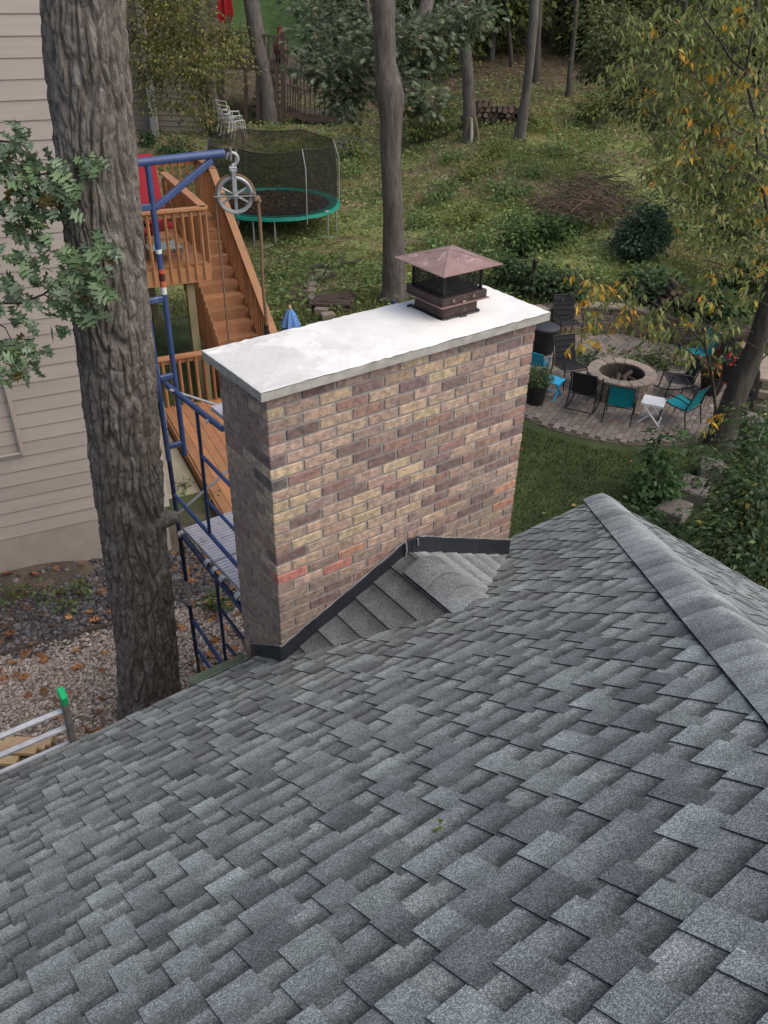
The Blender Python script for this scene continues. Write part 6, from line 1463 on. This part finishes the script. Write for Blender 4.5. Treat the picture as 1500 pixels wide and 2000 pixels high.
def fold_table(label, px, col, rz, sc=1.0, slats=5):
    g = np.array(gp(*px)); g[2] = -4.962; t = thing('folding_table', label, 'table', g, rz, 'small folding tables on the patio'); t.scale = (sc,)*3
    for i in range(slats):
        q = M(); w = .40/slats; q.box(((i+.5)*w-.20, 0, .405), (w-.006, .38, .016)); bevel(q.build('slat', MT['plastic'], t, color=col), .003)
    for y in (-1, 1):
        q = M(); q.box((0, y*.175, .388), (.39, .028, .026)); q.build('top_rail', MT['plastic'], t, color=col)
        for s in (-1, 1):
            q = M(); q.beam((s*.19, y*(.16 if s > 0 else .135), 0), (-s*.17, y*(.16 if s > 0 else .135), .385), .022, .034, (0, 1, 0)); bevel(q.build('leg', MT['plastic'], t, color=col), .004)
    q = M(); q.box((.17, 0, .05), (.02, .27, .025)); q.build('crossbar', MT['plastic'], t, color=col); return t
fold_table('small bright blue folding table beside the planter', (1076, 778), (.05, .50, .85), radians(20), .84)
fold_table('small white folding table between the two teal chairs', (1268, 826), (.82, .82, .80), radians(-62), .98, 1)
# small blue child's chair
g = np.array(gp(1050, 731)); g[2] = -4.962; t = thing('child_chair', "small bright blue plastic chair at the chimney's right edge", 'chair', g, radians(-70)); t.scale = (.8,)*3; cb = (.02, .33, .45)
q = M(); q.box((0, 0, .25), (.38, .36, .025)); bevel(q.build('seat', MT['plastic'], t, color=cb), .008)
q = M(); q.box((0, -.2, .43), (.38, .025, .34), np.array(Quaternion((1, 0, 0), .25).to_matrix())); bevel(q.build('backrest', MT['plastic'], t, color=cb), .008)
for s in (-1, 1):
    for y in (-1, 1): q = M(); q.beam((s*.17, y*.17, 0), (s*.16, y*.15, .25), .035, .035); q.build('leg', MT['plastic'], t, color=cb)
    q = M(); q.tube([(s*.2, .16, .25), (s*.2, .14, .42), (s*.2, -.2, .44)], .016, 6); q.build('arm', MT['plastic'], t, color=cb)
# bin, planter, pots, plant stand
g = np.array(gp(1060, 690)); g[2] = -4.962; t = thing('trash_bin', 'tapered black bin with dark lid between the chimney and the black chair', 'bin', g)
q = M(); q.lathe([(0, 0), (.20, 0), (.27, .50), (.28, .53), (.26, .53), (.20, .06)], 24); smooth_by_angle(q.build('bin_body', MT['plastic'], t, color=(.016, .016, .018)))
q = M(); q.lathe([(.285, .525), (.285, .56), (.24, .585), (0, .60)], 24); smooth_by_angle(q.build('lid', MT['plastic'], t, color=(.05, .055, .06)))
g = np.array(gp(1044, 790)); g[2] = -4.962; t = thing('planter', 'black planter pot with feathery green plant right of the chimney', 'planter', g)
q = M(); q.lathe([(0, 0), (.15, 0), (.20, .36), (.215, .38), (.19, .38), (.17, .32), (0, .32)], 20); smooth_by_angle(q.build('pot', MT['plastic'], t, color=(.018, .017, .017)))
foliage('plant', [(g+np.array([0, 0, .55]), (.25, .25, .22), 900)], .07, .3, [(.10, .15, .05), (.13, .18, .07), (.08, .12, .04)], t, g, per=10, spray=.06)
g = np.array(gp(1400, 702)); g[2] = -4.962; t = thing('terracotta_pot', 'terracotta pot behind the teal chair by the wall', 'pot', g)
q = M(); q.lathe([(0, 0), (.13, 0), (.19, .26), (.21, .26), (.215, .31), (.18, .31), (.16, .22), (0, .22)], 20); smooth_by_angle(q.build('pot_body', MT['terracotta'], t))
g = np.array(gp(1408, 800)); g[2] = -4.962; t = thing('plant_stand', 'dark tapered flower bucket on thin legs with red flowers beside the leaning trunk', 'plant stand', g)
q = M(); q.lathe([(0, .55), (.12, .55), (.20, .92), (.21, .92), (.19, .92), (.12, .60)], 16); smooth_by_angle(q.build('bucket', MT['plastic'], t, color=(.03, .027, .03)))
for k in range(3): a = k*2*pi/3; q = M(); q.tube([(.12*cos(a), .12*sin(a), .6), (.24*cos(a), .24*sin(a), 0)], .011, 6); q.build('leg', MT['grey_metal'], t)
foliage('flowers', [(g+np.array([0, 0, .98]), (.18, .18, .10), 60)], .06, .7, [(.45, .02, .02), (.07, .12, .04), (.06, .10, .03)], t, g, per=5, spray=.05)
g = np.array(gp(1385, 770)); g[2] = -4.962; t = thing('flower_pot', 'dark pot with orange red flowers behind the black rocking chair', 'pot', g)
q = M(); q.lathe([(0, 0), (.17, 0), (.24, .36), (.25, .38), (.22, .38), (.18, .3), (0, .3)], 18); smooth_by_angle(q.build('pot_body', MT['plastic'], t, color=(.035, .025, .02)))
foliage('plant', [(g+np.array([0, 0, .50]), (.28, .28, .20), 260)], .10, .5, [(.06, .10, .03), (.08, .12, .04), (.40, .10, .03), (.35, .18, .03)], t, g, per=8, spray=.07)
shrub('ground_plant', 'low grey green plant growing between the pavers left of the fire pit', [gblob(1140, 697, 34, 9, 260)], [(.07, .11, .06), (.09, .13, .075)], L=.09, stems=False, cat='plant')
shrub('ground_plant', 'leafy plant between the fire pit and the teal chair', [gblob(1290, 705, 24, 16, 220), gblob(1240, 690, 40, 8, 160)], [(.09, .13, .045), (.12, .16, .06)], L=.10, stems=False, cat='plant')
# garden torch
g = gp(1040, 590); t = thing('garden_torch', 'thin dark garden torch on a pole beside the chimney crown', 'torch', g); tp = up(g, 1044, 512)
q = M(g); q.tube([g-np.array([0, 0, .1]), g*.2+tp*.8], .02, 6); q.build('pole', MT['bark_dark'], t)
q = M(g); h = g*.2+tp*.8; q.lathe([(0, 0), (.03, 0), (.055, .16), (.06, .22), (.03, .25), (0, .26)], 12, h); smooth_by_angle(q.build('torch_head', MT['black_metal'], t))
# folded blue umbrella
g = gp(560, 700); b5 = at(567, 640, 15.5); tp = at(566, 600, 15.5); b5[2] = -5; g = np.array([tp[0], tp[1], -5.0]); t = thing('patio_umbrella', 'folded sky blue patio umbrella showing above the crown of the chimney', 'umbrella', g)
H_ = tp[2]+5.0
q = M(); q.tube([(0, 0, 0), (0, 0, H_-.05)], .02, 8); q.build('pole', MT['treated'], t)
q = M(); V = []; n = 32
for r, z in ((.035, H_-.03), (.10, H_-.14), (.155, H_-.30), (.165, H_-.36)):
    for j in range(n): a = j*2*pi/n; rr = r*(1+.16*(cos(8*a))); V.append((rr*cos(a), rr*sin(a), z))
F = [(i*n+j, i*n+(j+1) % n, (i+1)*n+(j+1) % n, (i+1)*n+j) for i in range(3) for j in range(n)]
q.add(V, F); o = q.build('vent_flap', MT['fabric'], t, color=(.13, .27, .58)); smooth_by_angle(o, 80)
q = M(); V = []
for r, z in ((.09, H_-.28), (.13, H_-.42), (.16, H_-.8), (.15, H_-1.4)):
    for j in range(n): a = j*2*pi/n; rr = r*(1+.28*(cos(8*a))); V.append((rr*cos(a), rr*sin(a), z))
q.add(V, F); smooth_by_angle(q.build('canopy', MT['fabric'], t, color=(.10, .23, .52)), 80)
q = M(); q.lathe([(.03, -.04), (.035, .0), (.02, .04), (0, .05)], 10, (0, 0, H_)); q.build('finial', MT['lumber'], t)

# ---------------------------------------------------------------- trampoline
tr_d = 24.3; rimz = None
leg_g = gp(597, 474); tz = leg_g[2]+.74
tcn = onz(536, 396, tz); TRr = abs(float((onz(662, 400, tz)-tcn) @ RD))
to = np.array([tcn[0], tcn[1], gz(tcn)]); t = thing('trampoline', 'round trampoline with teal edge pad and black safety net', 'trampoline', to); hz = tz-to[2]
def ring(r, z, n=48): return [(r*cos(a), r*sin(a), z) for a in np.arange(n)*2*pi/n]
q = M(); q.tube(ring(TRr-.03, hz-.03), .025, 6, closed=True); q.build('frame_ring', MT['galv'], t)
q = M(); n = 64; V = []
for r, z in ((TRr-.30, hz+.005), (TRr-.28, hz+.03), (TRr+.01, hz+.03), (TRr+.025, hz-.05), (TRr+.0, hz-.05)):
    for j in range(n): a = j*2*pi/n; V.append(((r+.006*sin(a*16))*cos(a), (r+.006*sin(a*16))*sin(a), z+.006*sin(a*16+1)))
q.add(V, [(i*n+j, i*n+(j+1) % n, (i+1)*n+(j+1) % n, (i+1)*n+j) for i in range(4) for j in range(n)]); smooth_by_angle(q.build('edge_pad', MT['pad'], t))
q = M(); q.lathe([(0, hz-.03), (TRr-.29, hz)], 48); q.build('jumping_mat', MT['fabric'], t, color=(.018, .017, .017))
n = 3200; a = RNG.random(n)*2*pi; r = (TRr-.3)*np.sqrt(RNG.random(n)); Pm = np.stack([to[0]+r*np.cos(a), to[1]+r*np.sin(a), np.full(n, to[2]+hz-.025)], 1)
leaves_flat('mat_leaves', Pm, .075, [(.16, .09, .05), (.22, .13, .065), (.11, .07, .045), (.30, .22, .08)], 'dry brown leaves lying on the trampoline mat', lift=.03, tilt=.3)
for k in range(5):
    a0 = k*2*pi/5+.25
    for da in (-.16, .16):
        a = a0+da; x, y = (TRr-.03)*cos(a), (TRr-.03)*sin(a); gzz = gz((to[0]+x, to[1]+y))-to[2]
        q = M(); q.tube([(x, y, hz-.05), (x, y, gzz-.03)], .022, 7); q.build('leg', MT['galv'], t)
    a1, a2 = a0-.16, a0+.16; q = M(); q.tube([((TRr-.03)*cos(a), (TRr-.03)*sin(a), gz((to[0]+TRr*cos(a), to[1]+TRr*sin(a)))-to[2]+.02) for a in (a1, a2)], .022, 7); q.build('foot_bar', MT['galv'], t)
nh_ = 1.72
for k in range(6):
    a = k*pi/3-.56; x, y = cos(a), sin(a); q = M(); q.tube([((TRr+.0)*x, (TRr+.0)*y, hz-.2), (TRr*x, TRr*y, hz+nh_*.72), ((TRr-.16)*x, (TRr-.16)*y, hz+nh_)], .019, 7); smooth_by_angle(q.build('net_pole', MT['galv'], t))
q = M(); q.tube([((TRr-.16)*cos(a), (TRr-.16)*sin(a), hz+nh_-.08*abs(sin(3*(a+.56)))) for a in np.arange(72)*2*pi/72], .014, 5, closed=True); q.build('net_hem', MT['black_metal'], t)
q = M(); n = 72; V = []
for f in np.linspace(0, 1, 7):
    for j in range(n):
        a = j*2*pi/n; r = TRr-.16*f**3-.10*(1-f)*.6-.05*abs(sin(3*(a+.56)))*sin(f*pi); V.append((r*cos(a), r*sin(a), hz+.02+(nh_-.02-.08*abs(sin(3*(a+.56))))*f))
q.add(V, [(i*n+j, i*n+(j+1) % n, (i+1)*n+(j+1) % n, (i+1)*n+j) for i in range(6) for j in range(n)]); o = smooth_by_angle(q.build('safety_net', MT['net'], t), 80)
q = M(); q.box((TRr*.35, -TRr+.12, hz+.045), (.10, .05, .01)); q.build('label_tag', MT['white'], t)

# ---------------------------------------------------------------- far house, far deck, white chairs
g0 = gp(300, 262); fh = thing('garage', 'tan sided building with white corner post behind the yellowing tree', 'building', g0)
aa = up(g0, 318, 275); 
def FHp(x, y): return up(g0, x, y)
bl_ = FHp(150, 268); br_ = FHp(404, 278); zt = FHp(300, -60)[2]
wdir = (br_-bl_); wdir[2] = 0; wl0 = np.linalg.norm(wdir); wdir /= wl0; zb0 = min(bl_[2], br_[2])-.6
q = M(g0); P = np.array([bl_[0], bl_[1], zb0]); q.prism([P, P+wdir*wl0, P+wdir*wl0+HD*6, P+HD*6], (0, 0, zt-zb0)); wall_o = q.build('wall', MT['siding'], fh, color=(.45, .45, .42))
kx = int((zt-zb0)/.19)
for k in range(kx):
    q = M(g0); z = zb0+k*.19; q.add([P+np.array([0, 0, z-zb0])-HD*.03, P+wdir*wl0+np.array([0, 0, z-zb0])-HD*.03, P+wdir*wl0+np.array([0, 0, z-zb0+.19])-HD*.008, P+np.array([0, 0, z-zb0+.19])-HD*.008, P+np.array([0, 0, z-zb0]), P+wdir*wl0+np.array([0, 0, z-zb0])], [(0, 1, 2, 3), (4, 5, 1, 0)])
    j = rs.uniform(.5, .56); q.build('siding_board', MT['siding'], wall_o, color=(j*.95, j*.95, j*.85))
for x0, y0, x1, y1, w, c in ((307, 265, 297, 165, .24, 'white'),):
    a, b = FHp(x0, y0)-HD*.2, FHp(x1, y1)-HD*.2; b = np.array([a[0], a[1], zt]); q = M(g0); q.beam(a-np.array([0, 0, .3]), b, w, w, HD); q.build('corner_post', MT['white'], fh, color=(.42, .40, .38))
# far brown deck with stairs, railing and low platform
g1 = gp(560, 244); fd = thing('far_deck', 'dark brown two level deck with open stairs and railings behind the leaning trunk', 'deck', g1)
Fp = lambda x, y, o=0: up(g1, x, y)+HD*o
def fb(name, a, b, w, h, updv=(0, 0, 1)): q = M(g1); q.beam(a, b, w, h, updv); return q.build(name, MT['old_wood'], fd, color=(lambda j: (j, j, j))(rs.uniform(.8, 1.2)))
for k in range(9): fb('deck_board', Fp(430, 118, .2+k*.3), Fp(556, 124, .2+k*.3), .28, .04)
fb('rim_joist', Fp(415, 128), Fp(558, 132), .05, .26); fb('rim_joist', Fp(440, 136, 1), Fp(556, 138, 1), .05, .2)
fb('rail', Fp(430, 58), Fp(568, 75), .10, .06); 
for x in np.arange(435, 566, 9.0): fb('baluster', Fp(x, 60+(x-430)*.12), Fp(x, 126), .045, .045, HD)
for x in (432, 503, 552): fb('post', Fp(x, 62), Fp(x+2, 236), .17, .17, HD)
for x in (480, 515, 540): fb('post', Fp(x, 132), Fp(x, 236), .14, .14, HD)
for i in range(8): fb('tread', Fp(488+i*.5, 236-i*12, .2+i*.2), Fp(545+i*.5, 234-i*12, .2+i*.2), .26, .05)
for k in range(7): fb('platform_board', Fp(575, 223, .1+.25*k), Fp(690, 228, .1+.25*k), .24, .04)
fb('platform_rim', Fp(560, 214), Fp(600, 232), .05, .28); fb('platform_rim', Fp(600, 233), Fp(692, 231), .05, .22)
fb('rail', Fp(556, 152, 1.6), Fp(612, 160, 1.6), .09, .06); fb('rail', Fp(560, 165), Fp(592, 176), .09, .06); fb('rail', Fp(592, 176), Fp(690, 188), .09, .06)
for x in np.arange(558, 612, 7.0): fb('baluster', Fp(x, 153, 1.6), Fp(x, 195, 1.6), .05, .05, HD)
for x in np.arange(562, 592, 5.0): fb('baluster', Fp(x, 168), Fp(x, 220), .05, .05, HD)
for x in np.arange(596, 690, 9.5): fb('baluster', Fp(x, 178), Fp(x, 224), .05, .05, HD)
# chiminea on the far deck
cz = Fp(546, 122, .5); t = thing('chiminea', 'red brown clay chiminea standing on the far deck', 'chiminea', cz)
q = M(); s9 = wr(1, float((cz-CAM) @ fw)); q.lathe([(0, 0), (9*s9, 2*s9), (14*s9, 18*s9), (11*s9, 32*s9), (5.5*s9, 42*s9), (5*s9, 54*s9), (7.5*s9, 58*s9), (5*s9, 58*s9)], 18); smooth_by_angle(q.build('clay_body', MT['terracotta'], t))
q = M(); q.lathe([(10*s9, 14*s9), (14.5*s9, 17*s9), (14.4*s9, 20*s9), (12*s9, 22*s9)], 18, a0=3.5, a1=5.2); q.build('fire_mouth', MT['log'], t)
for k in range(3): a = k*2.1; q = M(); q.tube([(10*s9*cos(a), 10*s9*sin(a), 4*s9), (13*s9*cos(a), 13*s9*sin(a), -4*s9)], .03, 5); q.build('leg', MT['black_metal'], t)
# closed red umbrella at the top edge
uz = Fp(432, 60, 1.0); t = thing('patio_umbrella', 'closed red umbrella at the top edge above the far deck', 'umbrella', uz)
q = M(uz); V = []; n = 24
for (x, y, r) in ((430, 48, .20), (431, 30, .27), (429, 0, .24), (427, -40, .16), (426, -70, .03)):
    c = Fp(x, y, 1.0)
    for j in range(n): a = j*2*pi/n; rr = r*(1+.3*cos(6*a)); V.append(c+np.array([rr*cos(a), rr*sin(a), 0]))
q.add(V, [(i*n+j, i*n+(j+1) % n, (i+1)*n+(j+1) % n, (i+1)*n+j) for i in range(4) for j in range(n)]); smooth_by_angle(q.build('canopy', MT['fabric'], t, color=(.50, .02, .03)), 80)
q = M(uz); q.tube([Fp(432, 70, 1.0), Fp(426, -72, 1.0)], .03, 6); q.build('pole', MT['white'], t)
# stacked white chairs under the far deck
wg = gp(460, 274); wd = float((wg-CAM) @ fw)
for k in range(3):
    t = thing('garden_chair', ['lowest white tube chair of the stack below the far deck', 'middle white tube chair of the stack below the far deck', 'topmost white tube chair of the stack below the far deck'][k], 'chair', wg+np.array([-.10*k, .0, .0+.16*k]), radians(-75), 'stacked white garden chairs')
    t.scale = (1.12,)*3
    for s in (-1, 1):
        q = M(); q.tube([(s*.26, .26, 0), (s*.26, .24, .42), (s*.27, .2, .62), (s*.27, -.15, .64), (s*.26, -.26, .60)], .017, 6); smooth_by_angle(q.build('arm', MT['white'], t, color=(.62, .62, .62)))
        q = M(); q.tube([(s*.26, -.32, 0), (s*.25, -.2, .40), (s*.24, -.30, .95)], .017, 6); smooth_by_angle(q.build('leg', MT['white'], t, color=(.62, .62, .62)))
    for i in range(4): q = M(); q.tube([(-.25, .22-.14*i, .40), (.25, .22-.14*i, .40)], .018, 6); q.build('seat_slat', MT['white'], t, color=(.62, .62, .62))
    for i in range(4): q = M(); q.tube([(-.24, -.22-.03*i, .52+.14*i), (.24, -.22-.03*i, .52+.14*i)], .018, 6); q.build('back_slat', MT['white'], t, color=(.62, .62, .62))
# small sprig lying on the shingles
z = onz; k = ray(858, 1622); nn = np.array([0, TP, 1.0]); p = CAM+k*((ZR0-nn @ CAM)/(nn @ k))+nS*.010
V, F, T = kite(np.tile(p, (7, 1))+.008*RNG.normal(size=(7, 3))*np.array([1, 1, .2]), np.full(7, .022), np.full(7, .012), (lambda d: d/np.linalg.norm(d, axis=1)[:, None])(RNG.normal(size=(7, 3))*np.array([1, 1, .15])), np.tile(nS, (7, 1)), palette(7, [(.14, .19, .03), (.20, .22, .04)]), 'x', 0)
tag(link('green_sprig', mesh_np('green_sprig', V-p, F, MT['leaf'], T), None, p), 'tiny green sprig lying on the shingles in the foreground', 'sprig')
